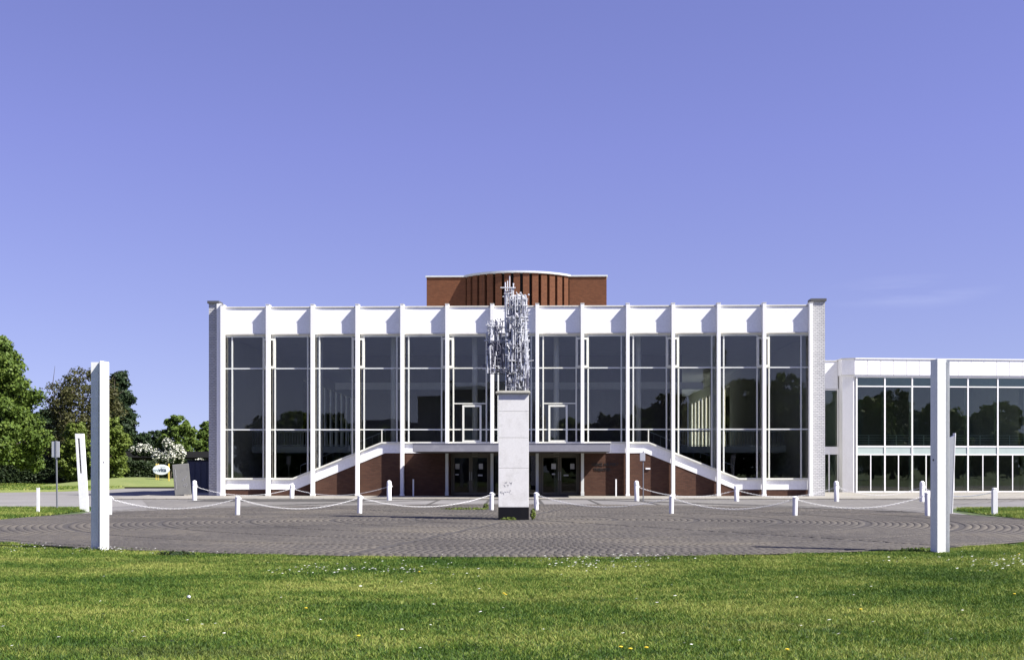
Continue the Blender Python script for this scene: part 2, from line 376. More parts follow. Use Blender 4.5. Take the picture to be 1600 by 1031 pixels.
# block paving in two wedges beside the centre asphalt
sheet('block_pavement', [(-15.8,45.5),(-7.2,45.5),(-6.2,58),(-19.5,62),(-15.6,50.5)], -.004, 'blocks')
o = sheet('block_pavement', [(7.2,45.5),(16.2,45.5),(17.2,50.5),(28,63),(6.2,60)], -.004, 'blocks')
mb = MB(); mb.box(-22,40,63.2,110,-.02,.055); o = mb.build('pavement', 'slabpave', kind='structure', bevel=.01)
mb = MB(); mb.box(-22,40,62.75,63.19,-.02,.002); o = mb.build('gutter', 'gutter', kind='structure')
mb = MB(); mb.box(-16.3,-7.6,58.9,62.74,-.02,.0035); mb.build('asphalt_patch', 'gutter', kind='structure')  # dark strip on the ground before the left half of the theatre
# gutters running out from the columns
for i, k in enumerate((5, 6, 7, 8, 9)):
    x = -.02 + (k-6.5)*2.627
    mb = MB(); mb.box(x-.07, x+.07, 46.8, 62.74, -.02, .001); mb.build('gutter', 'gutter', kind='structure')
# long kerb joints between asphalt and blocks
for a, b in (((-6.5,58.5),(-14.5,45.5)), ((6.5,58.5),(14.8,45.5)), ((-2.4,46.5),(-14.2,44.3)), ((2.4,46.5),(14.6,44.3)), ((-14.8,47.9),(-4,62)), ((15,47.9),(4.3,62))):
    a = Vector((*a,0)); b = Vector((*b,0)); d = (b-a).normalized(); w = Vector((-d.y,d.x,0))*.16
    mb = MB(); mb.prism_xy([(p.x,p.y) for p in (a-w, b-w, b+w, a+w)], -.02, .0045 if abs(a.x) > 5 else .0065)
    mb.build('paving_joint', 'gutter', kind='structure')

# plaza disc: joint bed + pavers laid in rings
pl = empty('plaza', (PCX, PCY, 0)); pl['kind'] = 'structure'
mb = MB(); n = 160
vs = [(PR*math.cos(2*math.pi*i/n), PR*math.sin(2*math.pi*i/n), 0.003) for i in range(n)]
mb.add(vs, [tuple(range(n))]); o = mb.build('joint_bed', 'joint', pl)
if o.data.polygons[0].normal.z < 0: o.data.flip_normals()
P = []  # r0,r1,t0,t1
r = .75; ring = 0
while r < PR-.1:
    big = ring % 12 == 11
    dr = .2; cnt = max(6, int(2*math.pi*r/.165)); off = rng.random()
    gap = .0065
    tt = (np.arange(cnt) + off)*2*math.pi/cnt; g = gap/r
    sect = np.abs(((tt + .12) % (math.pi/4))) * r
    for t in tt:
        if min(((t+.2) % (math.pi/4))*r, (math.pi/4 - (t+.2) % (math.pi/4))*r) < .13: continue
        P.append((r+gap, r+dr-gap, t+g, t+2*math.pi/cnt-g))
    r += dr + (.15 if big else 0); ring += 1
P = np.array(P); N = len(P)
h = .012 + rng.random(N)*.003
def pav_xyz(r_, t_): return r_*np.cos(t_), r_*np.sin(t_)
cor = [(P[:,0],P[:,2]),(P[:,1],P[:,2]),(P[:,1],P[:,3]),(P[:,0],P[:,3])]
V = np.zeros((N,8,3))
for i,(rr,t_) in enumerate(cor):
    x, y = pav_xyz(rr, t_); V[:,i,0] = x; V[:,i,1] = y; V[:,i,2] = .001
    cxm = P[:,:2].mean(1)*np.cos(P[:,2:].mean(1)); cym = P[:,:2].mean(1)*np.sin(P[:,2:].mean(1))
    V[:,i+4,0] = cxm+(x-cxm)*.96; V[:,i+4,1] = cym+(y-cym)*.96; V[:,i+4,2] = h
quads = np.array([(4,5,6,7),(0,1,5,4),(1,2,6,5),(2,3,7,6),(3,0,4,7)])
tn = np.clip(rng.normal(.5,.25,N),0,1)
cen = V[:,:4].mean(1) + np.array([PCX,PCY,0])
invw = np.abs(cen[:,0]/cen[:,1]*F) < 800
order = np.argsort(np.where(invw, np.hypot(cen[:,0],cen[:,1]), 1e9)); near = order[:300]; keep = np.ones(N,bool); keep[near] = False
Vk = V[keep]; Fk = (np.arange(len(Vk))[:,None,None]*8 + quads[None]).reshape(-1,4)
o = fast_mesh('ring_pavers', Vk.reshape(-1,3), Fk, 'paver', np.repeat(tn[keep],5), pl, 4); o['kind'] = 'stuff'
for i in near:
    c0 = V[i,:4].mean(0); o = fast_mesh('paver', V[i]-c0, quads, 'paver', np.repeat(tn[i],5), pl, 4); o.location = c0

# ------------------------------------------------------------------ lawn with blades
def lawn_pts(n, far, xpad):
    u = rng.random(n); y = 7.5 + (far-7.5)*u**.85
    x = (rng.random(n)*2-1)*(y*.44+xpad) 
    return x, y
x, y = lawn_pts(930000, 30, 1.2)
d = np.hypot(x-PCX, y-PCY)
edge = PR + .12 + .10*np.sin(x*3.1) + .07*np.sin(x*7.7+1)
ok = (d > edge); x = x[ok]; y = y[ok]; d = d[ok]
# clumps: thin out
fx = np.sin(x*5.1+np.sin(y*3.3)*2)+np.sin(y*6.7+np.sin(x*2.9)*2)
tall = .5+.5*np.tanh(fx)
def blades(x, y, hh, wid, name, m, parent=None):
    n = len(x); a = rng.random(n)*2*math.pi; lean = rng.normal(0,1.6,n); la = rng.random(n)*2*math.pi
    V = np.zeros((n,3,3)); dx = np.cos(a)*wid/2; dy = np.sin(a)*wid/2
    V[:,0] = np.stack([x-dx,y-dy,np.full(n,-.015)],1); V[:,1] = np.stack([x+dx,y+dy,np.full(n,-.015)],1)
    V[:,2] = np.stack([x+np.cos(la)*lean*hh, y+np.sin(la)*lean*hh, hh],1)
    return fast_mesh(name, V.reshape(-1,3), np.arange(n*3).reshape(-1,3), m, rng.random(n), parent, 3)
hh = (.010+.022*rng.random(len(x))**1.3)*(.7+.55*tall)
hh = np.where(d < PR+.6, hh*1.25, hh)
o = blades(x, y, hh, .006+y*.00062, 'lawn_grass', 'grass'); tag(o, 'near lawn of short patchy green and yellowish grass in the foreground', 'grass', kind='stuff')
# side lawns beyond the plaza
def poly_pts(n, poly):
    poly = np.array(poly); lo = poly.min(0); hi = poly.max(0); p = lo + rng.random((n,2))*(hi-lo); ins = np.zeros(n,bool); j = len(poly)-1
    for i in range(len(poly)):
        c = ((poly[i,1] > p[:,1]) != (poly[j,1] > p[:,1])) & (p[:,0] < (poly[j,0]-poly[i,0])*(p[:,1]-poly[i,1])/(poly[j,1]-poly[i,1]+1e-9)+poly[i,0])
        ins ^= c; j = i
    return p[ins]
def side_grass(poly, n, name, label, z=0, hm=.09, wid=.035):
    p = poly_pts(n, poly); dd = np.hypot(p[:,0]-PCX, p[:,1]-PCY); p = p[dd > PR+.1]
    hh = hm*(.5+rng.random(len(p))*.7)
    o = blades(p[:,0], p[:,1], hh, np.full(len(p), wid), name, 'grass'); o.location.z = z; tag(o, label, 'grass', kind='stuff')
LL = [(-26,30),(-15.5,30),(-16.2,40),(XL-.2,46),(XL-.9,48.9),(-24,49.8)]
RL = [(26,30),(15.8,30),(16.6,40),(XR+.2,46),(XR+1.2,48.6),(24,49.2)]
sheet('left_verge', LL, .002, 'turf'); sheet('right_verge', RL, .002, 'turf')
side_grass(LL, 90000, 'verge_grass', 'strip of mown grass left of the paved circle along the road')
side_grass(RL, 80000, 'verge_grass', 'strip of mown grass right of the paved circle behind the curved steel pillar')
# far lawn beyond the road, rising a little to a mound
FL = [(-75,80),GP(0,769),GP(100,767.5),GP(170,764.5),GP(215,761),GP(250,757.5),GP(284,755.2),(-44,150),(-120,150),(-120,85)]
mb = MB(); n = len(FL); mb.prism_xy(FL if True else FL, -.02, .14); o = mb.build('far_lawn', 'farturf', kind='structure')
side_grass(FL, 110000, 'far_grass', 'far lawn across the road in front of the dark hedge', .14, .12, .11)
mb = MB(); vs = []; fs = []; nx, ny = 26, 12
for j in range(ny):
    for i in range(nx):
        u = i/(nx-1); v = j/(ny-1); X = -43 + 15*u; Y = 100 + 24*v
        z = .14+.75*math.sin(math.pi*min(1,u*1.0))**1.2*math.sin(math.pi*v)**.8 - .02
        vs.append((X, Y, z))
for j in range(ny-1):
    for i in range(nx-1): fs.append((j*nx+i, j*nx+i+1, (j+1)*nx+i+1, (j+1)*nx+i))
mb.add(vs, fs); mb.build('grass_mound', 'farturf', smooth=True, kind='structure')

# daisies
def daisies():
    mb = MB(); C = []
    def clump(px, py, sx, sy, k):
        for _ in range(k):
            a = px+random.gauss(0,sx); b = py+random.gauss(0,sy)
            if b < 844 or b > 1025: continue
            X, Y = GP(a,b)
            if math.hypot(X-PCX,Y-PCY) < PR+.05: continue
            C.append((X,Y))
    clump(520,893,60,5,75); clump(640,893,60,6,60); clump(900,885,35,5,70); clump(970,878,50,5,60); clump(1010,870,60,3,60)
    clump(60,852,40,4,40); clump(20,858,20,5,35); clump(1570,882,30,6,60); clump(1450,878,60,5,30); clump(770,872,90,3,40)
    clump(185,861,30,2.5,55); clump(150,860,20,2,35); clump(120,860,40,4,25); clump(320,866,60,3,25)
    for _ in range(75): C.append(GP(random.uniform(0,1600), random.uniform(885,1028)))
    for X, Y in C:
        r = random.uniform(.014,.024); z = random.uniform(.05,.075); n = 6
        tx, ty = random.uniform(-.4,.1), random.uniform(-.5,.1)
        vs = [(X,Y,z+.004)] + [(X+r*math.cos(2*math.pi*k/n), Y+r*math.sin(2*math.pi*k/n), z + r*(tx*math.cos(2*math.pi*k/n)+ty*-math.sin(2*math.pi*k/n))*-1) for k in range(n)]
        mb.add(vs, [(0,1+k,1+(k+1)%n) for k in range(n)])
    return mb
M['petal'] = painted('daisy_petal', (.80,.80,.76), (.7,.7,.5), .2, .6)
M['dandel'] = painted('dandelion_yellow', (.72,.52,.03), (.6,.4,.03), .2, .6)
o = daisies().build('daisies', 'petal'); tag(o, 'white daisies scattered in patches over the foreground lawn', 'flowers', kind='stuff')
mb = MB()
for px, py in ((1585,935),(787,934),(970,1021),(790,936),(655,899),(478,958),(1592,870),(1230,1025),(985,1024),(1010,1022),(1345,960),(560,1003)):
    X, Y = GP(px,py); mb.lathe([(.001,.05),(.017,.06),(.019,.066),(.004,.07)], 8, (X,Y))
tag(mb.build('dandelions', 'dandel'), 'few yellow dandelion heads scattered in the foreground lawn', 'flowers', kind='stuff')
# seed-head dandelion
X, Y = GP(295,950); e = empty('dandelion_clock', (X,Y,0), 0, 'pale fluffy dandelion seed head on a tall stem in the left foreground lawn', 'flower')
MB().bar((0,0,-.02),(.01,0,.13),.0025,5).build('stem', 'leafyellow', e)
mb = MB(); mb.lathe([(.002,.112),(.018,.118),(.025,.132),(.018,.147),(.002,.153)], 10); mb.build('seed_head', 'signgrey', e, True)

# ------------------------------------------------------------------ theatre
D = 68.8; PITCH = 2.627
T = empty('theatre', (0.0, D, 0), math.radians(-1.55), 'long white framed glass theatre with brick base and brown brick drum on its roof', 'theatre')
FX = [(-6.5+i)*PITCH for i in range(14)]; FX[0] -= .05; FX[13] += .05
yF, yB = 0.0, .37          # fin depth
yW = .49                   # glazing / brick plane
def sill(x):
    a = abs(x); 
    if a < 7.80: return 3.21
    if a < 13.05: return 3.21 + (1.10-3.21)*(a-7.80)/(13.05-7.80)
    return 1.10
def bandb(x):
    a = abs(x)
    if a < 7.62: return 2.55
    if a < 12.88: return 2.55 + (.42-2.55)*(a-7.62)/(12.88-7.62)
    return .42
X0, X1 = FX[0]+.05, FX[13]-.05
XE, XI = 18.02, 17.26
for s in (-1, 1):
    a, b = sorted((s*XE, s*(XI+.0 if s > 0 else 17.47)))
    mb = MB(); mb.box(a, b, .43, 14.0, -.02, 11.35); w = mb.build('end_wall', 'whitebrick', T)
    mb = MB(); mb.box(a-.07, b+.07, .33, 1.2, 11.353, 11.50); mb.build('coping', 'coping', w)
    if s < 0: MB().box(-17.468, -17.25, .12, .9, 0, 11.3).build('white_pier', 'white', T)
    a, b = sorted((s*(XI-.012), s*17.13)); mb = MB(); mb.box(a, b, .5, .9, 0, 11.2); mb.build('dark_joint', 'dark', T)
# fins
for i, x in enumerate(FX):
    mb = MB(); zb = 2.995 if i in (5,6,7,8) else .055
    mb.box(x-.10, x+.10, yF, yB, zb, 11.20)
    if i not in (5,6,7,8): mb.box(x-.125, x+.125, yF-.015, yB+.02, .055, .17)
    f = mb.build('facade_fin', 'white', T, bevel=.008)
    mb = MB(); mb.box(x-.115, x+.115, yF-.015, yB+.2, 11.203, 11.235); mb.build('fin_cap', 'ledge', f)
    for z in (9.45, 7.55, 4.0):
        mb = MB(); mb.box(x-.04, x+.04, yB+.002, yW-.06, z, z+.12); mb.build('bracket', 'frame', f)
    if i in (5,6,7,8):
        mb = MB(); mb.box(x-.085, x+.085, -.05, .12, .055, 2.535); mb.box(x-.10,x+.10,-.065,.135,.056,.30); mb.build('entrance_column', 'frame', T, bevel=.008)
zt0, zt1 = 9.56, 11.06
for i in range(13):
    a, b = FX[i]+.102, FX[i+1]-.102
    mb = MB(); mb.box(a, b, yB-.01, yB+.25, zt0, zt1); f = mb.build('fascia_panel', 'fascia', T, bevel=.006)
    mb = MB(); mb.box(a, b, yB-.06, yB+.3, 11.075, 11.14); mb.build('roof_trim', 'ledge', f)
    mb = MB(); mb.box(a, b, yB+.05, yB+.3, 9.44, 9.557); mb.box(a, b, yB-.05, yB+.06, 9.50, 9.545); mb.build('drip_ledge', 'ledge', f)
# band, ledge, brick base
def strip(xa, xb, zlo, zhi, y0, y1, name, m, par=T, bevel=0):
    ks = sorted(set([xa, xb] + [k for k in (-13.05,-7.80,7.80,13.05,-12.88,-7.62,7.62,12.88) if xa < k < xb]))
    mb = MB(); pts = [(k, zlo(k)) for k in ks] + [(k, zhi(k)) for k in reversed(ks)]
    mb.prism_xz(pts, y0, y1); return mb.build(name, m, par, bevel=bevel)
for i in range(13):
    a, b = FX[i]+(0 if i else .1), FX[i+1]-(0 if i < 12 else .1)
    w = strip(a, b, lambda k: bandb(k)+.003, lambda k: sill(k)-.103, yW-.03, yW+.35, 'white_band', 'fascia')
    strip(a, b, lambda k: sill(k)-.10, lambda k: sill(k), yW-.13, yW+.30, 'sill', 'cream', w)
    if i < 5 or i > 7:
        strip(a, b, lambda k: .0, lambda k: bandb(k), yW, yW+.35, 'brick_wall', 'brick')
# side cheeks of the entrance recess
for s in (-1, 1):
    a, b = sorted((s*(1.5*PITCH), s*(1.5*PITCH-.12))); mb = MB(); mb.box(a, b, yW+.002, 1.45, 0, 2.53); mb.build('brick_reveal', 'brick', T)

# windows
def frame_bar(mb, x0, x1, z0, z1, y=yW, d=.10): mb.box(x0, x1, y-.02, y-.02+d, z0, z1)
ZT = (7.52, 3.93)   # transoms
def clip_poly(xa, xb, z0, z1):
    """area above the sill line between xa..xb, z0..z1"""
    ks = sorted(set([xa, xb] + [k for k in (-13.05,-7.80,7.80,13.05) if xa < k < xb]))
    if z0 >= max(sill(k) for k in ks): return [(xa,z0),(xb,z0),(xb,z1),(xa,z1)]
    return [(k, max(sill(k), z0)) for k in ks] + [(xb,z1),(xa,z1)]
def glazing(xa, xb, vent=False, m='glass', casement=False):
    zb = min(sill(xa), sill(xb)); nm = 'vent_window' if vent else 'window'
    fr = MB(); w = .013 if xb-xa < 1.2 else .024
    for x_ in (xa, xb):
        fr.box(x_-w, x_+w, yW-.05, yW+.09, sill(x_)+.001, 9.44)
    fr.box(xa+w+.001, xb-w-.001, yW-.04, yW+.08, 9.36, 9.438)
    levels = [9.36] + [z for z in ZT] + [None]
    for z in ZT:
        fr.box(xa+w+.001, xb-w-.001, yW-.055, yW+.07, z-.035, z+.035)
    if casement:
        fr.box(xa+w+.001, xb-w-.001, yW-.05, yW+.07, 5.42, 5.48)
    wo_ = fr.build(nm, 'cream' if vent or casement else 'frame', T)
    zs = [(ZT[0]+.036, 9.359), (ZT[1]+.036, ZT[0]-.036), (0, ZT[1]-.036)]
    if casement: zs = [(ZT[0]+.036, 9.359), (5.485, ZT[0]-.036), (0, 5.415)]
    for k, (z0, z1) in enumerate(zs):
        mb = MB(); mb.prism_xz(clip_poly(xa+w+.002, xb-w-.002, z0, z1), yW, yW+.016)
        p = mb.build('pane', m, wo_)
    if vent:
        mb = MB(); a, b = xa-.06, xb+.06; z0, z1 = 7.53, 9.30; t = .13
        mb.box(a, a+t, yW-.09, yW-.052, z0, z1); mb.box(b-t, b, yW-.09, yW-.052, z0, z1)
        mb.box(a+t, b-t, yW-.09, yW-.052, z0, z0+t); mb.box(a+t, b-t, yW-.09, yW-.052, z1-t, z1)
        mb.build('vent_frame', 'cream', wo_)
    if casement:
        s = 1 if xa > 0 else 1
        cxm = (xa+xb)/2 + (.12 if xa < 0 else -.10)
        a, b = cxm-.56, cxm+.56; z0, z1 = 3.22, 5.36; t = .11
        mb = MB(); y0, y1 = yW-.10, yW-.056
        mb.box(a, a+t, y0, y1, z0, z1); mb.box(b-t, b, y0, y1, z0, z1); mb.box(a+t, b-t, y0, y1, z0, z0+t*.7); mb.box(a+t, b-t, y0, y1, z1-t, z1)
        mb.build('casement_frame', 'cream', wo_)
    return wo_
for i in range(13):
    a = FX[i]+.363 if i else FX[i]+.50; b = FX[i+1]-.363 if i < 12 else FX[i+1]-.50
    glazing(a, b, casement=i in (5, 7))
for i in range(14):
    a, b = FX[i]-.363+.042, FX[i]+.363-.042
    if i == 0: a, b = FX[0]-.05, FX[0]+.50-.042
    if i == 13: a, b = FX[13]-.5+.042, FX[13]+.05
    glazing(a, b, vent=i in (1,3,5,8,10,12))
# extra short mullions above the sill knees
for s in (-1,1):
    mb = MB(); mb.box(s*7.80-.03, s*7.80+.03, yW-.057, yW+.07, 3.213, 3.89); mb.build('mullion', 'cream', T)
# canopy
mb = MB(); mb.box(-5.45, 5.33, -4.3, yW-.032, 2.56, 2.985); cn = mb.build('canopy', 'canopy', T, bevel=.015)
mb = MB(); mb.box(-5.40, 5.28, -4.25, yW-.04, 2.54, 2.558); mb.build('soffit', 'canopy_under', cn)
mb = MB(); mb.box(-5.47, 5.35, -4.32, -4.24, 2.987, 3.03); mb.build('edge_trim', 'canopy', cn)
# entrance: three glazed bays recessed, with door pairs
yD = 1.35
for i, (a, b) in enumerate(((FX[5]+.13, FX[6]-.14),(FX[6]-.14, FX[7]+.14),(FX[7]+.14, FX[8]-.13))):
    mb = MB(); t = .09
    mb.box(a, b, yD, yD+.12, 2.40, 2.53); mb.box(a, a+t, yD, yD+.12, .06, 2.398); mb.box(b-t, b, yD, yD+.12, .06, 2.398)
    e = mb.build('entrance_frame', 'bronze', T)
    if i == 1:
        MB().box(a+t, b-t, yD+.05, yD+.066, .06, 2.398).build('pane', 'glass', e); continue
    for s in (0, 1):
        p = a+.10+s*((b-a-.2)/2); q = p+(b-a-.2)/2-.012; p += .006
        d_ = MB(); f = .10
        d_.box(p, p+f, yD+.01, yD+.07, .08, 2.39); d_.box(q-f, q, yD+.01, yD+.07, .08, 2.39)
        d_.box(p+f, q-f, yD+.01, yD+.07, 2.28, 2.39); d_.box(p+f, q-f, yD+.01, yD+.07, .08, .24)
        dd = d_.build('door', 'bronze', T)
        MB().box(p+f+.001, q-f-.001, yD+.035, yD+.05, .241, 2.279).build('pane', 'doorglass', dd)
        hx = q-.05 if s == 0 else p+.05
        MB().bar((hx, yD-.05, .95), (hx, yD-.05, 1.45), .018, 8).box(hx-.012,hx+.012,yD-.05,yD+.012,1.0,1.03).box(hx-.012,hx+.012,yD-.05,yD+.012,1.37,1.40).build('handle', 'rail', dd)
        for k in range(2):
            w_ = random.uniform(.18,.30); x_ = random.uniform(p+.14, q-.14-w_); z_ = 1.18+random.uniform(0,.1) + .0*k
            if k == 1: z_ = 1.62; 
            MB().box(x_, x_+w_, yD+.030+k*.001, yD+.0335+k*.001, z_, z_+(.09 if k == 0 else .32)).build('notice', 'paper', dd)
mb = MB(); mb.box(FX[5]-.1, FX[8]+.1, -.4, 1.5, .056, .075); mb.build('doormat', 'dark', T)
# name on the wall
text_obj('HEINZ HILPERT', .245, (5.27, yW-.012, 1.80), (math.radians(90),0,0), 'letter', T, ext=.012, sx=.94)
text_obj('THEATER', .245, (5.10, yW-.012, 1.50), (math.radians(90),0,0), 'letter', T, ext=.012, sx=.98)
MB().box(7.63, 7.90, yW-.07, yW-.002, 1.60, 1.69).build('wall_plate', 'white', T)
for x_ in (-5.83, 5.82):
    pass
# body of the building
mb = MB(); mb.box(-17.2, 17.2, .9, 60.3, 9.50, 10.9); mb.build('roof', 'ceiling', T)
mb = MB(); mb.box(-17.2, 17.2, 15.0, 60.3, -.02, .05); mb.box(-17.1,17.1,.75,15.0,.0,.05); mb.build('foyer_floor', 'foyerfloor', T)
mb = MB(); mb.box(-11.2, 11.2, 13.2, 60, .051, 9.499); mb.build('auditorium_wall', 'foyerwall', T)
mb = MB(); mb.box(-17.2, 17.2, 60.3, 60.6, 0, 10.8); mb.build('rear_wall', 'foyerwall', T)
mb = MB(); mb.box(-7.9, 7.9, 1.0, 13.19, 2.70, 3.05); mb.build('entrance_gallery', 'slab', T)
mb = MB(); mb.box(-7.9, 7.9, 4.2, 4.5, .05, 2.70); mb.box(-7.9,-7.7,1.5,4.2,.05,2.7); mb.box(7.7,7.9,1.5,4.2,.05,2.7); mb.build('lobby_wall', 'dark', T)  # dark walls added behind the doors to keep the entrance black
for s in (-1, 1):
    a, b = sorted((s*9.9, s*16.9))
    mb = MB(); mb.box(a, b, 6.2, 13.19, 2.66, 3.0); mb.box(a, b, 6.12, 6.198, 2.78, 3.06); mb.build('gallery_floor', 'slab', T)
    a2, b2 = sorted((s*11.25, s*17.2)); mb = MB(); mb.box(a2, b2, 13.2, 60.2, 2.66, 3.0); mb.build('gallery_floor', 'slab', T)
    rl = MB(); rl.box(a, b, 6.13, 6.18, 3.98, 4.05); rl.box(a, b, 6.14, 6.17, 3.12, 3.15); rl = rl.build('railing', 'rail', T)
    bal = None; k = 0; x_ = a+.05
    while x_ < b:
        if bal is None:
            bal = MB().box(-.013,.013,-.013,.013,0,.98).build('baluster', 'rail', rl); bal.location = (x_,6.155,3.0)
        else: place(bal, rl, (x_,6.155,3.0))
        x_ += .17
    # side wall with slot windows
    x0, x1 = sorted((s*17.22, s*17.36))
    yy = .96; side = MB(); side.box(x0, x1, yy, 60.3, 8.6, 10.9); side.box(x0, x1, yy, 60.3, 0, 3.1)
    wins = [(31, 34.5)] if s > 0 else [(23.5, 27)]
    y_ = 41.5 if s > 0 else 31
    while y_ < (58 if s > 0 else 48):
        wins.append((y_, y_+1.9)); y_ += 2.75
    cur = yy
    for (p, q) in wins: side.box(x0, x1, cur, p, 3.1, 8.6); cur = q
    side.box(x0, x1, cur, 60.3, 3.1, 8.6)
    sw = side.build('side_wall', 'column', T)
    for (p, q) in wins:
        MB().box(s*17.30-.008, s*17.30+.008, p, q, 3.1, 8.6).build('pane', 'clearglass', sw)
    # stairs behind the sloping band
    st = MB()
    for k in range(13):
        xx = s*(8.0+k*.40); z = 3.0-k*.165; p, q = sorted((xx, xx+s*.40)); st.box(p, q, .95, 3.2, z-.32, z-.165)
    st.build('stair_flight', 'slab', T)
    hr = MB(); hr.bar((s*7.9,3.1,3.95),(s*13.1,3.1,1.85),.03,6)
    for k in range(14): xx = s*(7.95+k*.4); zt = 3.95-k*.161; hr.bar((xx,3.1,zt-1.0),(xx,3.1,zt),.014,4)
    hr.build('stair_railing', 'rail', T)
for xx in (-11.8, -7.35, -2.45, 2.45, 7.35, 11.8):
    mb = MB(); mb.lathe([(.17,.05),(.17,9.49)], 20); o = mb.build('round_column', 'column', T, True); o.location = (xx, 2.3, 0)
mb = MB(); mb.box(-12.2, 12.2, 9.6, 9.95, 6.9, 7.35); mb.build('balcony_beam', 'ceiling', T)
# every pane hangs a hair out of true
for w_ in [o for o in bpy.data.objects if o.name.split('.')[0] == 'pane' and o.parent and o.parent.parent == T]:
    co_ = np.zeros(len(w_.data.vertices)*3, np.float32); w_.data.vertices.foreach_get('co', co_); co_ = co_.reshape(-1,3)
    c_ = (co_.max(0)+co_.min(0))/2; w_.data.vertices.foreach_set('co', (co_-c_).ravel()); w_.location = c_
    w_.rotation_euler = (random.uniform(-.0025,.0025), 0, random.uniform(-.006,.006))
# brick drum / fly tower on the roof
DY = 19.0; dr = (D+DY)/F
fx0, fx1, gx = -7.05, 6.30, -4.14
gxr = 3.54; zt = 16.05
def pz(py, Y): return EYE+(HY-py)/F*Y
mb = MB(); mb.box(fx0, gx, DY, DY+14, 10.2, 15.85); mb.build('drum_wall', 'brick_orange', T)
mb = MB(); mb.box(gxr, fx1, DY, DY+14, 10.2, 15.85); mb.build('drum_wall', 'brick_orange', T)
mb = MB(); mb.box(fx0-.08, gx, DY-.08, DY+14.1, 15.853, 15.96); mb.box(gxr, fx1+.08, DY-.08, DY+14.1, 15.853, 15.96); mb.build('drum_coping', 'drumcoping', T)
mxm = (gx+gxr)/2; hw = (gxr-gx)/2; bul = 1.9; Rr = (hw*hw+bul*bul)/(2*bul); cyc = DY-bul+Rr
half = math.asin(hw/Rr)
back = []; nseg = 30
arc = [(mxm+Rr*math.sin(-half+2*half*i/nseg), cyc-Rr*math.cos(-half+2*half*i/nseg)) for i in range(nseg+1)]
arc_in = [(mxm+(Rr-.45)*math.sin(-half+2*half*i/nseg), cyc-(Rr-.45)*math.cos(-half+2*half*i/nseg)) for i in range(nseg+1)]
mb = MB(); mb.prism_xy(arc_in+[(gxr,DY+13),(gx,DY+13)], 10.2, 15.85); mb.build('drum_core', 'roofdark', T)
arc_o = [(mxm+(Rr+.12)*math.sin(-half+2*half*i/nseg), cyc-(Rr+.12)*math.cos(-half+2*half*i/nseg)) for i in range(nseg+1)]
mb = MB(); mb.prism_xy(arc_o+[(gxr-.001,DY+13),(gx+.001,DY+13)], 15.853, 15.99); mb.build('drum_coping', 'drumcoping', T)
npier = 13
for i in range(npier):
    c = -half + 2*half*(i+.5)/npier; wv = 2*half/npier*.68/2
    q = [(mxm+(Rr)*math.sin(c-wv), cyc-(Rr)*math.cos(c-wv)), (mxm+(Rr)*math.sin(c+wv), cyc-(Rr)*math.cos(c+wv)),
         (mxm+(Rr-.5)*math.sin(c+wv), cyc-(Rr-.5)*math.cos(c+wv)), (mxm+(Rr-.5)*math.sin(c-wv), cyc-(Rr-.5)*math.cos(c-wv))]
    mb = MB(); mb.prism_xy(q, 10.2, 15.85); mb.build('brick_pier', 'brick_orange', T)

# ------------------------------------------------------------------ glazed wing on the right
WG = empty('glass_wing', (0,0,0), 0, 'lower two-storey glass wing with white panelled fascia to the right of the theatre', 'building')
ws = .085; wx0 = 22.85; wy0 = 79.8
def WP(x, dy=0): return (x - dy*ws, wy0 + (x-wx0)*ws + dy)
def wbox(mb, xa, xb, d0, d1, z0, z1):
    mb.prism_xy([WP(xa,d0), WP(xb,d0), WP(xb,d1), WP(xa,d1)], z0, z1); return mb
wm = [23.05, 25.0, 26.9, 28.85, 30.8, 32.9, 35.0, 37.0, 39.0, 41.0, 43.0, 45.0, 47.0]
xs = wx0
k = 0
xs = 22.85
while xs < 47:
    xe = xs + .90
    mb = MB(); wbox(mb, xs+.016, xe-.016, -.18, -.13, 7.96, 9.02); p = mb.build('fascia_panel', 'fascia', WG)
    xs = xe
mb = MB(); wbox(mb, 22.85, 47, -.10, 12, 7.97, 8.95); wbox(mb, 22.8, 47, -.24, .2, 9.023, 9.085); wbox(mb, 22.85, 47, -.12, .14, 7.84, 7.955); mb.build('roof', 'fascia', WG)
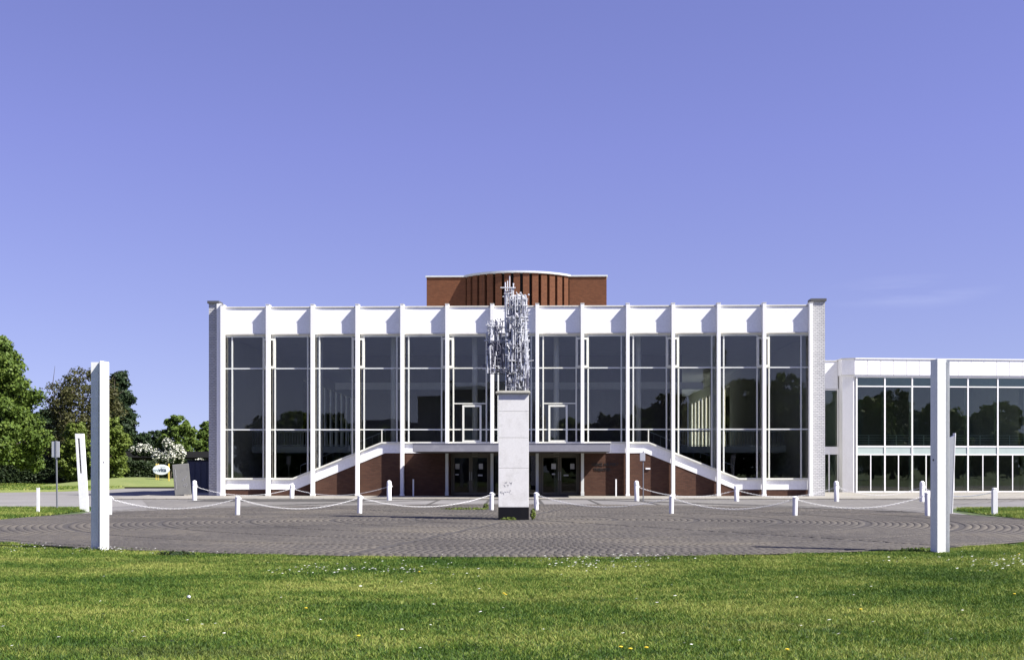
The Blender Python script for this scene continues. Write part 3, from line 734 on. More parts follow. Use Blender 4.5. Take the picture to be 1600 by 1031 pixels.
for i in range(len(wm)-1):
    a, b = wm[i], wm[i+1]
    mb = MB(); wbox(mb, a-.045, a+.045, -.06, .05, .06, 7.84); f = mb.build('mullion', 'white', WG)
    mb = MB(); wbox(mb, a-.04, a+.04, .052, .42, .06, 7.838); mb.build('mullion_fin', 'slab', f)
    a += .046; b -= .046
    fr = MB()
    for z0, z1 in ((7.16,7.23),(3.10,3.19),(2.56,2.64),(7.78,7.838),(.06,.13)): wbox(fr, a, b, -.04, .04, z0, z1)
    mid = (a+b)/2; wbox(fr, mid-.03, mid+.03, -.041, .039, .131, 2.559)
    w = fr.build('window', 'white', WG)
    mb = MB(); wbox(mb, a+.001, b-.001, -.01, .006, 3.191, 7.159); mb.build('pane', 'glassgreen', w)
    mb = MB(); wbox(mb, a+.001, b-.001, -.01, .006, 7.231, 7.779); mb.build('pane', 'glassgreen', w)
    mb = MB(); wbox(mb, a+.001, b-.001, .03, .05, 7.231, 7.779); mb.build('ceiling_strip', 'opal', w)
    mb = MB(); wbox(mb, a+.001, b-.001, -.01, .01, 2.641, 3.099); mb.build('spandrel', 'opal', w)
    for c, d_ in ((a+.001, mid-.031),(mid+.031, b-.001)):
        mb = MB(); wbox(mb, c, d_, -.01, .006, .131, 2.559); mb.build('pane', 'glassgreen', w)
    # rail behind
    rl = MB()
    for z in (3.9, 3.73, 3.56, 3.39, 3.24): wbox(rl, a-.04, b+.04, .55, .58, z, z+.03)
    for xx in (a+.2, mid+.1): wbox(rl, xx-.015, xx+.015, .54, .59, 3.1, 3.93)
    rl.build('railing', 'rail', WG)
mb = MB(); wbox(mb, 22.85, 47, .45, 11, 2.60, 3.05); mb.build('upper_floor', 'slab', WG)
mb = MB(); wbox(mb, 22.85, 47, .2, 12, .0, .058); mb.build('ground_floor', 'foyerfloor', WG)
mb = MB(); wbox(mb, 22.85, 47, 11.5, 12, .06, 7.96); mb.build('back_wall', 'foyerwall', WG)
mb = MB()
for xx in (24.2, 28.2, 32.2, 36.2): wbox(mb, xx, xx+.45, 3.0, 3.4, .06, 7.96)
mb.build('inner_pillars', 'foyerwall', WG)
for xx, zz in ((35.5,1.45),):
    mb = MB(); wbox(mb, xx, xx+.42, .3, .33, 1.3, 1.9); mb.build('poster', 'orange', WG)
# corner pier, recessed link
mb = MB(); mb.prism_xy([(22.17,80.07),(22.84,79.8),(23.0,79.9),(23.0,86),(22.17,86)], .0, 7.955); mb.build('corner_pier', 'white', WG, bevel=.01)
mb = MB(); mb.prism_xy([(22.10,79.92),(22.86,79.60),(22.84,86),(22.10,86)], 7.96, 9.02); mb.build('corner_fascia', 'fascia', WG)
mb = MB(); mb.prism_xy([(22.06,79.86),(22.9,79.52),(22.86,86),(22.06,86)], 9.023, 9.085); mb.build('corner_coping', 'ledge', WG)
yl = 80.9
mb = MB(); mb.box(17.97, 22.09, yl, yl+.3, 7.1, 8.98); mb.build('link_fascia', 'fascia', WG)
mb = MB(); mb.box(17.97, 22.09, yl-.05, yl+.35, 8.983, 9.03); mb.build('link_coping', 'ledge', WG)
mb = MB(); mb.box(17.97, 22.16, yl, yl+.3, 2.62, 3.15); mb.build('link_band', 'white', WG)
mb = MB(); mb.box(17.97, 22.16, yl+.02, yl+6, 8.9, 8.96); mb.build('link_roof', 'ceiling', WG)
mb = MB()
for x_ in (18.0, 20.0, 21.5, 22.10): mb.box(x_-.04, x_+.04, yl+.02, yl+.14, .06, 2.61)
for x_ in (18.0, 20.0, 22.10): mb.box(x_-.04, x_+.04, yl+.02, yl+.14, 3.16, 7.09)
mb.box(18.04,22.06,yl+.03,yl+.13,7.0,7.08)
lw = mb.build('link_window', 'white', WG)
MB().box(18.0,22.1,yl+.07,yl+.085,3.16,7.0).build('pane', 'glassgreen', lw)
MB().box(18.0,22.1,yl+.07,yl+.085,.06,2.61).build('pane', 'glassgreen', lw)
MB().box(18.0,22.1,yl+5,yl+5.3,.06,8.8).build('link_back_wall', 'foyerwall', WG)
MB().box(18.0,22.1,yl+.3,yl+5,2.7,3.0).build('link_floor', 'slab', WG)

# ------------------------------------------------------------------ plinth with steel sculpture
PX, PY = -.03, PCY
pn = empty('stone_plinth', (PX, PY, 0), 0, 'tall square pale stone plinth with black base carrying the steel sculpture', 'plinth')
hwp = .48
MB().box(-hwp-.005, hwp+.005, -hwp-.005, hwp+.005, -.01, .40).build('black_base', 'plinthbase', pn, bevel=.01)
zz = [.405, 1.645, 2.60, 3.43, 4.0]
for a, b in zip(zz[:-1], zz[1:]):
    MB().box(-hwp, hwp, -hwp, hwp, a, b-.008).build('stone_block', 'plinth', pn, bevel=.006)
MB().box(-hwp+.02, hwp-.02, -hwp+.02, hwp-.02, .4, 4.0).build('core', 'plinthbase', pn)
MB().box(-hwp-.09, hwp+.05, -hwp-.085, hwp+.06, 4.0, 4.05).box(-hwp-.04, hwp+.03, -hwp-.03, hwp+.03, 4.05, 4.085).build('cap_slab', 'plinthcap', pn, bevel=.008)
sc_ = MB()
for _ in range(26):
    x_ = random.uniform(-.42,-.02); z_ = random.choice([random.uniform(1.05,1.2), random.uniform(.82,.92)])
    dx, dz = random.uniform(-.05,.05), random.uniform(-.07,.07)
    sc_.bar((x_,-hwp-.0005,z_),(x_+dx,-hwp-.0005,z_+dz),.006,4)
sc_.build('scratches', 'inked', pn)

sp = empty('steel_sculpture', (PX, PY, 4.085), 0, 'abstract tower of welded pale steel rods and rings on top of the stone plinth', 'sculpture')
small = MB(); smalld = MB(); nbig = 0
def rod(a, b, r, dark=False, big=True):
    global nbig
    if big and nbig < 190:
        nbig += 1; MB().bar(a, b, r, 5).build('steel_rod', 'steeldark' if dark else 'steel', sp)
    else: (smalld if dark else small).bar(a, b, r, 4)
R_ = random.Random(21)
# main mast: x -.24..+.50, z 0..3.3 ; local metres
def zone(x0, x1, z0, z1, y0, y1, nv, nh, vl, hl, dark=.2, rv=.018, big=True, nd=0):
    for _ in range(nv):
        x = R_.uniform(x0,x1); y = R_.uniform(y0,y1); l = R_.uniform(*vl); z = R_.uniform(z0, max(z0+.01, z1-l)); j = R_.gauss(0,.02)
        rod((x,y,z),(x+j,y+R_.gauss(0,.02),min(z+l,z1+.02)), rv*R_.uniform(.6,1.3), R_.random() < dark, big)
    for _ in range(nh):
        l = R_.uniform(*hl); x = R_.uniform(x0-.04, max(x0, x1-l+.04)); y = R_.uniform(y0,y1); z = R_.uniform(z0+.03,z1)
        if R_.random() < .3: rod((x+l/2,y-l/2,z),(x+l/2,y+l/2,z), rv*.8, R_.random() < dark, big)
        else: rod((x,y,z),(x+l,y+R_.gauss(0,.04),z+R_.gauss(0,.01)), rv*R_.uniform(.6,1.1), R_.random() < dark, big)
    for _ in range(nd):
        x = R_.uniform(x0,x1); z = R_.uniform(z0,z1); y = R_.uniform(y0,y1); t = R_.uniform(0,math.pi); l = R_.uniform(.05,.16)
        rod((x,y,z),(x+l*math.cos(t),y+R_.uniform(-.1,.1),z+l*math.sin(t)), rv*.8, R_.random() < dark, False)
# long masts
for x, z1, y in ((-.25,3.05,-.2),(-.24,2.3,.1),(.06,3.0,-.25),(.13,3.0,.1),(.20,2.9,-.1),(.30,2.9,.2),(.36,2.7,-.22),(.42,2.95,0),(-.02,2.5,.15),(-.12,2.2,-.1)):
    rod((x,y,0),(x+R_.gauss(0,.012),y,z1), .018)
zone(-.22,.46, 0,.7, -.3,.3, 80, 44, (.2,.7),(.1,.4), .40, nd=90)
zone(-.20,.44, .5,1.6, -.3,.3, 170, 90, (.2,.7),(.08,.35), .33, nd=90)
zone(-.20,.40, 1.3,2.4, -.3,.3, 180, 100, (.15,.7),(.08,.35), .22, nd=90)
zone(-.05,.44, 2.2,3.1, -.25,.25, 60, 44, (.25,.8),(.1,.4), .2, nd=30)
zone(.05,.48, 1.0,2.0, -.3,.3, 20, 10, (.3,.8),(.12,.35), .1)
zone(.28,.50, .5,1.5, -.25,.2, 18, 10, (.2,.6),(.08,.2), .1, nd=10)
# upper left spire
for x, z0, z1 in ((-.27,1.9,3.5),(-.20,2.2,3.55),(-.13,2.0,3.70),(-.06,2.1,3.30),(-.01,2.3,3.46)):
    rod((x,R_.uniform(-.1,.1),z0),(x,R_.uniform(-.1,.1),z1), .020)
for z, a, b in ((3.31,-.42,.06),(3.13,-.30,-.05),(3.03,-.35,.26),(3.22,-.30,0),(2.80,-.28,.18),(2.93,-.3,.1),(2.62,-.25,.15),(2.45,-.25,.1)):
    rod((a,R_.uniform(-.1,.1),z),(b,R_.uniform(-.1,.1),z), .020)
zone(-.30,.02, 2.2,3.2, -.15,.15, 12, 16, (.2,.6),(.1,.3), .15, rv=.015)
for x, z in ((-.01,3.44),(.22,3.16),(.36,3.08),(.48,3.1)): small.lathe([(.001,z-.03),(.03,z-.015),(.03,z+.015),(.001,z+.03)], 6, (x,0))
# horizontal collars across the main body
for z, a, b in ((2.72,0,.46),(2.35,-.24,.46),(1.95,-.22,.50),(1.62,-.24,.52),(1.1,-.26,.46),(.75,-.24,.46),(2.93,.02,.46)):
    for y in (-.22,.2): rod((a,y,z),(b,y,z), .020)
# plates
for _ in range(70):
    x = R_.uniform(-.2,.42); z = R_.uniform(.3,2.5); y = R_.uniform(-.33,.1); a = R_.uniform(.03,.07); b = R_.uniform(.05,.16)
    small.box(x-a/2,x+a/2,y-.012,y+.012,z,z+b)
# side cluster, lower left, its shade put in as dark steel
zone(-.86,-.36, 1.55,2.3, -.3,.3, 34, 24, (.15,.6),(.12,.45), .15, rv=.017, nd=16)
zone(-.84,-.30, .55,1.6, -.3,.3, 46, 34, (.2,.7),(.1,.45), .72, rv=.017, nd=30)
zone(-.90,-.66, .75,1.25, -.2,.2, 10, 12, (.15,.5),(.1,.3), .3, rv=.015)
for z, a, b in ((.80,-1.04,-.55),(.86,-.98,-.7),(.72,-1.0,-.3),(1.62,-.95,-.2),(1.30,-.9,-.25),(2.05,-.86,-.2),(.62,-.8,-.25),(1.85,-.9,-.25)):
    rod((a,R_.uniform(-.1,.1),z),(b,R_.uniform(-.1,.1),z), .018, z < 1.5 and R_.random() < .5)
for c, R0, dk in (((-.60,-.2,1.33),.19,True),((-.60,-.1,1.33),.13,True),((-.60,.05,1.33),.24,True),((-.50,.1,1.2),.3,True),
                  ((.02,-.12,.42),.20,False),((.06,.1,.38),.15,True)):
    MB().ring(c, R0, .012, 'Y', 24, 5, 1, 1.15).build('steel_ring', 'steeldark' if dk else 'steel', sp)
for k in range(10):
    t = 2*math.pi*k/10; rod((-.6,-.15,1.33),(-.6+.2*math.cos(t),-.15,1.33+.2*math.sin(t)), .010, True, False)
small.build('short_rods', 'steel', sp, kind='stuff'); smalld.build('dark_short_rods', 'steeldark', sp, kind='stuff')

# weeds at the plinth foot
def leaf_cloud(n, c, rad, size, name, m, parent=None, seed=1, shell=0.0, tintbase=None):
    r = np.random.default_rng(seed)
    d = r.normal(size=(n,3)); d /= np.linalg.norm(d,axis=1)[:,None]
    q = d*(shell+(1-shell)*r.random((n,1))**.4)*np.array(rad)+np.array(c)
    return quads_at(q, d, size, r, name, m, parent)
def quads_at(q, d, size, r, name, m, parent=None, tn=None, stretch=1.25):
    n = len(q); nrm = d + r.normal(size=(n,3))*.75 + np.array([0,0,.35]); nrm /= np.linalg.norm(nrm,axis=1)[:,None]
    u = np.cross(nrm, r.normal(size=(n,3))); u /= np.linalg.norm(u,axis=1)[:,None]; w = np.cross(nrm,u)
    s = (size*(.55+.9*r.random(n)))[:,None]
    V = np.stack([q-u*s*.5, q-w*s*.5*stretch*.6, q+u*s*.5*stretch, q+w*s*.5*stretch*.6],1)
    t = r.random(n) if tn is None else tn
    return fast_mesh(name, V.reshape(-1,3), np.arange(n*4).reshape(-1,4), m, t, parent, 4)
wd = empty('weed', (.58,PY-.40,0), 0, 'green weeds growing against the right foot of the stone plinth', 'plant')
leaf_cloud(260, (0,0,.17), (.09,.10,.2), .05, 'foliage', 'leafyellow', wd, 3)
wd = empty('weed', (-.20,PY-.56,0), 0, 'low weeds along the front of the black plinth base', 'plant')
leaf_cloud(240, (0,0,.04), (.28,.05,.06), .04, 'foliage', 'leafyellow', wd, 4)
wd = empty('weed', (-2.0,46.9,0), 0, 'flat green weed patch left of the white bollard beside the plinth', 'plant')
leaf_cloud(500, (0,0,.03), (1.0,.25,.07), .06, 'foliage', 'leafyellow', wd, 5)
wd = empty('weed', (-1.15,47.2,0), 0, 'small weed tuft at the foot of the bollard left of the plinth', 'plant')
leaf_cloud(160, (0,0,.1), (.12,.12,.16), .06, 'foliage', 'leafyellow', wd, 6)
wd = empty('weed', (8.0,23.35,0), 0, 'dark grass tuft at the left foot of the curved steel pillar', 'plant')
leaf_cloud(420, (0,0,.01), (.42,.2,.05), .04, 'foliage', 'leaf', wd, 7)
wd = empty('weed', (-6.35,22.15,0), 0, 'dark clover tuft on the lawn edge right of the angled white pillar', 'plant')
leaf_cloud(520, (0,0,.01), (.40,.2,.07), .04, 'foliage', 'leafdark', wd, 8)

# ------------------------------------------------------------------ steel pillars round the plaza
X, Y = GP(156.5, 858)
p1 = empty('white_pillar', (X, Y, 0), 0, 'tall white angled steel pillar on the left edge of the paved circle', 'pillar')
MB().prism_xy([(.075,-.22),(.145,.10),(.08,.12),(-.035,.03)], -.02, 3.75).build('front_flange', 'white', p1, bevel=.003)
MB().prism_xy([(-.185,.0),(-.036,.0),(-.036,.03),(-.185,.03)], -.02, 3.74).build('back_flange', 'white', p1, bevel=.002)
MB().bar((.09,-.10,1.74),(.107,-.11,1.74),.02,8).build('bolt', 'steeldark', p1)
X, Y = GP(1469.5, 862.5)
p2 = empty('curved_pillar', (X, Y, 0), 0, 'tall white steel pillar with a hollow curved front at the right edge of the paved circle', 'pillar')
mb = MB(); n = 18; prof = []
for i in range(n+1):
    t = i/n; prof.append(((1-t)**2*-.105+2*t*(1-t)*.05+t*t*.185, (1-t)**2*-.15+2*t*(1-t)*.125+t*t*.02))
pts = [(-.118,-.145)]+prof+[(.187,.035),(.12,.18),(-.13,.18)]
mb.prism_xy(pts, -.02, 3.72); mb.build('channel', 'white', p2, True)
MB().bar((-.14,.02,1.78),(-.122,.02,1.78),.022,8).build('bolt', 'steeldark', p2)
# leaning slotted slab
X, Y = GP(132, 797.5)
e = empty('leaning_slab', (X, Y, 0), 0, 'white steel slab with a long slot leaning left beyond the angled white pillar', 'pillar')
def lean(mb, pts, y0, y1): mb.prism_xz(pts, y0, y1)
mb = MB(); H = 2.98; dxl = -.185; W2 = .15
def LP(u, z): return (u*(.15) + dxl*(z/H), z)
for (u0,u1,z0,z1) in ((-1,-.42,-.02,H),(.10,1,-.02,H),(-.42,.10,-.02,1.45),(-.42,.10,2.80,H)):
    mb.prism_xz([LP(u0,z0),LP(u1,z0),LP(u1,z1),LP(u0,z1)], -.09, .09)
mb.build('slotted_slab', 'white', e)
mb = MB(); mb.prism_xz([LP(-.42,1.45),LP(.1,1.45),LP(.1,2.8),LP(-.42,2.8)], .03, .05); mb.build('slot_back', 'coping', e)
X, Y = GP(1484.5, 801)
e = empty('leaning_slab', (X, Y, 0), 0, 'thin grey steel slab leaning right, mostly hidden behind the curved pillar', 'pillar')
mb = MB(); mb.prism_xz([(-.15,-.02),(.03,-.02),(.14,2.85),(-.15,2.7)], -.1, .1); mb.build('slab', 'signgrey', e, bevel=.004)
mb = MB(); mb.prism_xz([(.032,-.02),(.06,-.02),(.175,2.93),(.142,2.93)], -.11, .11); mb.build('edge_plate', 'white', e)

# ------------------------------------------------------------------ bollards and chains
def bollard_big():
    e = empty('bollard')
    MB().lathe([(.12,-.02),(.12,.78),(.105,.80)], 18).build('post', 'bollard', e, True)
    MB().lathe([(.125,.80),(.13,.84),(.115,.865),(.12,.93),(.10,.985),(.05,1.02),(.005,1.03)], 18).build('cap', 'bollard', e, True)
    MB().ring((.14,0,.72), .035, .010, 'Y', 10, 4).build('chain_eye', 'bollard', e)
    return e
def bollard_small():
    e = empty('bollard')
    MB().lathe([(.085,-.02),(.085,.60),(.09,.605),(.09,.64),(.05,.665),(.005,.67)], 16).build('post', 'bollard', e, True)
    MB().ring((.10,0,.58), .03, .009, 'Y', 10, 4).build('chain_eye', 'bollard', e)
    return e
B1 = bollard_big(); B2 = bollard_small(); first = {1: True, 2: True}
BP = {}
spec = [(304,781.0,1,1.0,'tall white capped bollard beside the left end wall of the theatre'),
 (456,779.3,1,.78,'white capped bollard before the foot of the left sloping parapet'),
 (608,781.0,1,1.0,'tall white capped bollard before the brick wall left of the entrance canopy'),
 (995,782.0,1,1.0,'tall white capped bollard before the brick wall beside the grey information post'),
 (1151,782.7,1,.78,'white capped bollard before the foot of the right sloping parapet'),
 (1307,783.0,1,1.0,'tall white capped bollard in front of the right end wall of the theatre'),
 (1440.5,783.5,1,1.0,'tall white capped bollard before the glass wing, left of the curved pillar'),
 (171,804.0,2,1.0,'short white bollard mostly hidden behind the angled white pillar'),
 (371,804.5,2,1.0,'short white bollard on the rim of the circle before the left end of the theatre'),
 (562,802.0,2,1.0,'short white bollard second to the left of the stone plinth'),
 (768,796.8,2,1.05,'short white bollard just left of the stone plinth'),
 (838,796.8,2,1.05,'short white bollard just right of the stone plinth'),
 (1049,802.5,2,1.0,'short white bollard second to the right of the stone plinth'),
 (1242,805.5,2,1.0,'short white bollard on the rim of the circle before the right end of the theatre'),
 (1449,806.0,2,1.25,'short white bollard just left of the curved steel pillar')]
for px, py, k, sc, lab in spec:
    src = B1 if k == 1 else B2
    if first[k]: e = src; first[k] = False
    else: e = dup(src)
    X, Y = GP(px, py); e.location = (X, Y, 0); e.scale = (1, 1, sc)
    tag(e, lab, 'bollard', 'white bollards holding the chains'); BP[px] = (X, Y, (.72 if k == 1 else .58)*sc)
    e.rotation_euler = (random.gauss(0,.01), random.gauss(0,.012), 0)
# square post on the right verge
X, Y = GP(1554, 804); e = empty('square_post', (X,Y,0), 0, 'square white post standing in the right grass strip beyond the curved pillar', 'post')
MB().box(-.085,.085,-.08,.08,-.02,.88).build('post', 'bollard', e, bevel=.006); MB().box(-.07,.07,-.07,.07,.88,.95).build('cap', 'bollard', e, bevel=.02)
BP[1554] = (X, Y, .82)
X, Y = GP(59.5, 801); e = empty('thin_post', (X,Y,0), 0, 'thin white marker post in the left grass strip', 'post')
MB().box(-.05,.05,-.04,.04,-.02,.90).build('post', 'white', e, bevel=.005); MB().box(-.052,.052,-.042,.042,.902,.925).build('cap', 'white', e)
for x_, lab in ((-5.83,'thin white marker post against the brick wall left of the entrance'), (5.84,'thin white marker post against the brick wall below the theatre name')):
    e = empty('thin_post', (x_, 68.15, .05), 0, lab, 'post')
    MB().box(-.04,.04,-.03,.03,0,.96).build('post', 'white', e, bevel=.005); MB().box(-.042,.042,-.032,.032,.962,.985).build('cap', 'white', e)

def chain(p, q, sag, lab):
    a = Vector(p); b = Vector(q); mb = MB(); L = (b-a).length; N = max(10, int(L*1.01/.075))
    pts = [a.lerp(b, i/N) - Vector((0,0,sag*4*(i/N)*(1-i/N))) for i in range(N+1)]
    for i in range(N):
        d = (pts[i+1]-pts[i]); c = (pts[i]+pts[i+1])/2; dn = d.normalized()
        s = dn.cross(Vector((0,0,1))).normalized(); t = dn.cross(s)
        if i % 2: s, t = t, s
        h = d.length*.62; w = .019; r = .007
        ring_ = [c-dn*h, c-dn*h*.55+s*w, c+dn*h*.55+s*w, c+dn*h, c+dn*h*.55-s*w, c-dn*h*.55-s*w]
        vs = []
        for j, pt in enumerate(ring_):
            o_ = (pt-c).normalized()
            vs += [pt+o_*r, pt+t*r, pt-o_*r, pt-t*r]
        fs = []
        for j in range(6):
            k = (j+1) % 6
            for m_ in range(4): fs.append((j*4+m_, k*4+m_, k*4+(m_+1) % 4, j*4+(m_+1) % 4))
        mb.add(vs, fs)
    o = mb.build('chain', 'bollard'); tag(o, lab, 'chain', 'white link chains between the bollards')
def ch(a, b, sag, lab):
    p, q = BP[a], BP[b]; chain(p, q, sag, lab)
ch(171,371,.36,'white chain from behind the angled pillar to the next short bollard')
ch(371,562,.38,'white chain sagging between the two short bollards left of the plinth')
ch(562,768,.40,'white chain reaching the short bollard just left of the plinth')
ch(838,1049,.40,'white chain leaving the short bollard just right of the plinth')
ch(1049,1242,.38,'white chain sagging between the two short bollards right of the plinth')
ch(1242,1449,.38,'white chain ending at the short bollard beside the curved pillar')
ch(304,456,.42,'white chain before the left end bay of the theatre')
ch(456,608,.42,'white chain before the left sloping parapet of the theatre')
ch(995,1151,.42,'white chain before the right sloping parapet of the theatre')
ch(1151,1307,.42,'white chain before the right end bay of the theatre')
ch(1307,1440.5,.40,'white chain before the corner of the glass wing')
ch(1440.5,1554,.30,'white chain rising to the square post on the right grass strip')

# ------------------------------------------------------------------ signs
X, Y = GP(90, 795); e = empty('traffic_sign', (X,Y,0), 0, 'grey back of a rectangular sign on a thin pole in the left grass strip', 'sign')
MB().bar((-.02,0,-.02),(-.05,0,2.74),.033,8).build('pole', 'pole', e, True)
MB().box(-.22,.10,-.02-.045,-.035-.003,2.08,2.72).build('sign_panel', 'signgrey', e, bevel=.01)
MB().box(-.075,-.02,-.085,-.066,2.03,2.76).build('clamp_rail', 'pole', e)
X, Y = GP(1005, 783); e = empty('information_post', (X,Y,0), 0, 'small grey box sign on thin dark pole before the brick wall right of entrance', 'sign')
MB().bar((0,0,0),(0,0,2.1),.028,8).build('pole', 'pole', e, True)
MB().box(-.17,.09,-.09,.02,2.02,2.44).build('sign_box', 'signgrey', e, bevel=.01); MB().box(-.02,.02,-.1,.03,2.442,2.50).build('top_knob', 'pole', e)
# oval sign
X, Y = (252-CX)/F*108, 108
e = empty('oval_sign', (X,Y,.7), 0, 'white oval sign on yellow posts on the far lawn beside the blossom shrub', 'sign')
mb = MB(); n = 32
pts = [(.77*math.cos(2*math.pi*i/n), .47*math.sin(2*math.pi*i/n)+.42+.45) for i in range(n)]; mb.prism_xz(pts, -.05, .05); mb.build('oval_panel', 'signwhite', e, bevel=.01)
for xx in (-.48,-.30,.66): MB().box(xx-.05,xx+.05,.055,.15,-.7,1.42).build('post', 'yellow', e)
text_obj('vita', .50, (.12,-.062,.70), (math.radians(90),0,0), 'signink', e, ext=.008)
text_obj('pro', .40, (-.42,-.062,.72), (math.radians(90),0,0), 'signpale', e, ext=.008)
MB().box(-.05,.40,-.06,-.051,1.10,1.13).build('sign_line', 'signpale', e)

# tilted grey cube and container
Y = 69.9; X = (286.5-CX)/F*Y
e = empty('tilted_block', (X,Y,.0), math.radians(14), 'tilted grey concrete block with dark scrawls left of the theatre end wall', 'sculpture')
mb = MB(); mb.box(-.46,.46,-.5,.45,0,1.82); o = mb.build('block', 'cube', e, bevel=.02); o.rotation_euler = (0, math.radians(-5), 0); o.location.z = .1
sc_ = MB()
for a, b in (((.0,.95),(.28,1.2)),((.05,.9),(.18,1.12)),((.2,1.0),(.35,1.28)),((.05,.62),(.3,.72)),((.1,.55),(.25,.75)),((.2,.5),(.32,.68)),((-.4,.4),(-.36,1.7)),((-.45,.9),(-.3,1.3))):
    sc_.bar((a[0]*.9,-.502,a[1]*.9),(b[0]*.9,-.502,b[1]*.9),.02,4)
g = sc_.build('scrawl', 'inked', o)
MB().box(.05,.75,-.55,.2,0,.13).build('foot_block', 'slabpave', e)
e = empty('container', ((312-CX)/F*80,80,.0), 0, 'dark blue-grey panelled container between the grey block and the theatre', 'container')
MB().box(-.75,2.2,-.3,2.4,.02,2.15).build('body', 'container', e, bevel=.02)
for k in range(7): MB().box(-.7+k*.4,-.68+k*.4+.03,-.335,-.302,.1,2.1).build('rib', 'container', e)
MB().box(-.8,2.25,-.36,2.5,2.153,2.24).build('lid', 'roofdark', e)

# ------------------------------------------------------------------ trees
def tree(name, px, top, hw_px, Y, label, m, n=9000, size=.34, shape='round', seed=1, trunk=True, sparse=0, X=None, H=None, Wd=None, base=.12, group=None, low=.18):
    r = np.random.default_rng(seed)
    X = (px-CX)/F*Y if X is None else X; H = EYE+(HY-top)/F*Y if H is None else H; Wd = hw_px/F*Y if Wd is None else Wd
    e = empty(name, (X,Y,base-.1), 0, label, 'tree' , group)
    # lobes of leaf clusters spread over the crown envelope
    def env(h):
        t = (h-low)/(1-low)
        if shape == 'round': return max(.05, math.sin(math.pi*min(1,.10+.90*t)))**.55
        if shape == 'cone': return max(.04, 1.02-t)**.8*(.80+.20*math.sin(h*34+seed))
        return max(.05, math.sin(math.pi*min(1,.30+.70*t)))**.6*(1.08-.35*t)
    L = 64; cs = []; rs = []
    for i in range(L):
        h = low+.04 + (.93-low)*((i+r.random())/L)
        w = env(h); a = i*2.39996+r.normal()*.5; q = .35+.55*r.random()**.5
        lr = (.15+.13*r.random())*Wd*(.55+.5*w)
        cs.append((w*Wd*q*math.cos(a), w*Wd*q*math.sin(a), min(h*H, H-lr*.8))); rs.append(lr)
    cs = np.array(cs); rs = np.array(rs); n = int(n*1.35)
    pick = r.choice(len(cs), n, p=rs**1.7/np.sum(rs**1.7))
    d = r.normal(size=(n,3)); d /= np.linalg.norm(d,axis=1)[:,None]; d[:,2] = np.where(r.random(n) < .4, np.abs(d[:,2]), d[:,2])
    rad = rs[pick][:,None]*(.45+.75*r.random((n,1)))
    lump = 1+.28*np.sin(d[:,0:1]*7+pick[:,None])*np.sin(d[:,2:3]*6+pick[:,None]*2)
    q = cs[pick] + d*rad*lump*np.array([1,1,.75])
    if sparse: keep = r.random(n) > sparse*(q[:,2]/H)**1.5; q, d, pick = q[keep], d[keep], pick[keep]
    n2 = n//4; hh_ = low+.05+(.8-low)*r.random(n2); aa_ = r.random(n2)*6.283; qq_ = np.sqrt(r.random(n2))*.7*Wd*np.array([env(k_) for k_ in hh_])
    q = np.vstack([q, np.stack([qq_*np.cos(aa_), qq_*np.sin(aa_), hh_*H],1)]); d = np.vstack([d, r.normal(size=(n2,3))]); d /= np.linalg.norm(d,axis=1)[:,None]; pick = np.concatenate([pick, r.integers(0,len(cs),n2)])
    tn = np.clip(.5 + (r.random(len(q))-.5)*.7 + (rs[pick]-rs.mean())*.1, 0, 1)
    quads_at(q, d, size, r, 'crown', m, e, tn)
    mb = MB(); tr_ = .028*H
    mb.bar((0,0,-.05),(0,0,H*.5), tr_, 9, tr_*.6); mb.bar((0,0,H*.5),(.1,0,H*.8), tr_*.6, 7, tr_*.2)
    for i in range(14):
        k = i % len(cs); z = H*r.uniform(.18,.55); mb.bar((0,0,z), tuple(cs[k]), tr_*.35, 5, tr_*.08)
    if sparse:
        for i in range(90):
            k = r.integers(len(cs)); b_ = cs[k] + r.normal(size=3)*rs[k]*.3; t_ = b_ + np.array([r.normal()*.5, r.normal()*.5, abs(r.normal())*.8+.4])*Wd*.28
            t_[2] = min(t_[2], H*1.0); mb.bar(tuple(b_), tuple(t_), .045, 4, .012)
    mb.build('trunk', 'bark', e, True)
    return e
tree('broadleaf_tree', -8, 524, 82, 106, 'large bright green tree at the left edge of the photo', 'leaf', 34000, .25, 'low', 11, low=.10)
tree('bare_topped_tree', 128, 575, 66, 122, 'brownish green tree with bare twigs on top behind the leaning slotted slab', 'leafbrown', 21000, .20, 'round', 12, sparse=.62, low=.08)
tree('conifer_tree', 186, 580, 60, 134, 'tall dark conical tree just right of the angled white pillar', 'leafdark', 26000, .27, 'cone', 13, low=.06)
tree('young_tree', 176, 652, 27, 114, 'low yellow-green tree right of the angled pillar in front of the dark conifer', 'leafyellow', 10000, .20, 'round', 14, low=.06)
tree('young_tree', 118, 660, 30, 116, 'low yellow-green tree between the slotted slab and the sign', 'leafyellow', 9000, .20, 'round', 24, low=.05)
tree('round_tree', 277, 649, 32, 142, 'round green tree behind the white blossom shrub', 'leaf', 14000, .25, 'round', 15, low=.06)
tree('small_tree', 242, 672, 20, 146, 'small dark tree between the conifer and the round tree', 'leafdark', 4500, .34, 'round', 16, low=.05)
tree('small_tree', 322, 657, 17, 146, 'narrow green tree half hidden by the theatre end wall', 'leaf', 4500, .34, 'round', 17, low=.06)
tree('small_tree', 75, 640, 40, 138, 'dark tree filling the gap behind the bright green tree', 'leafdark', 6000, .4, 'round', 18, low=.02)
tree('small_tree', 215, 690, 22, 150, 'low dark tree behind the flat roofed building', 'leafdark', 3500, .34, 'round', 19, low=.02)
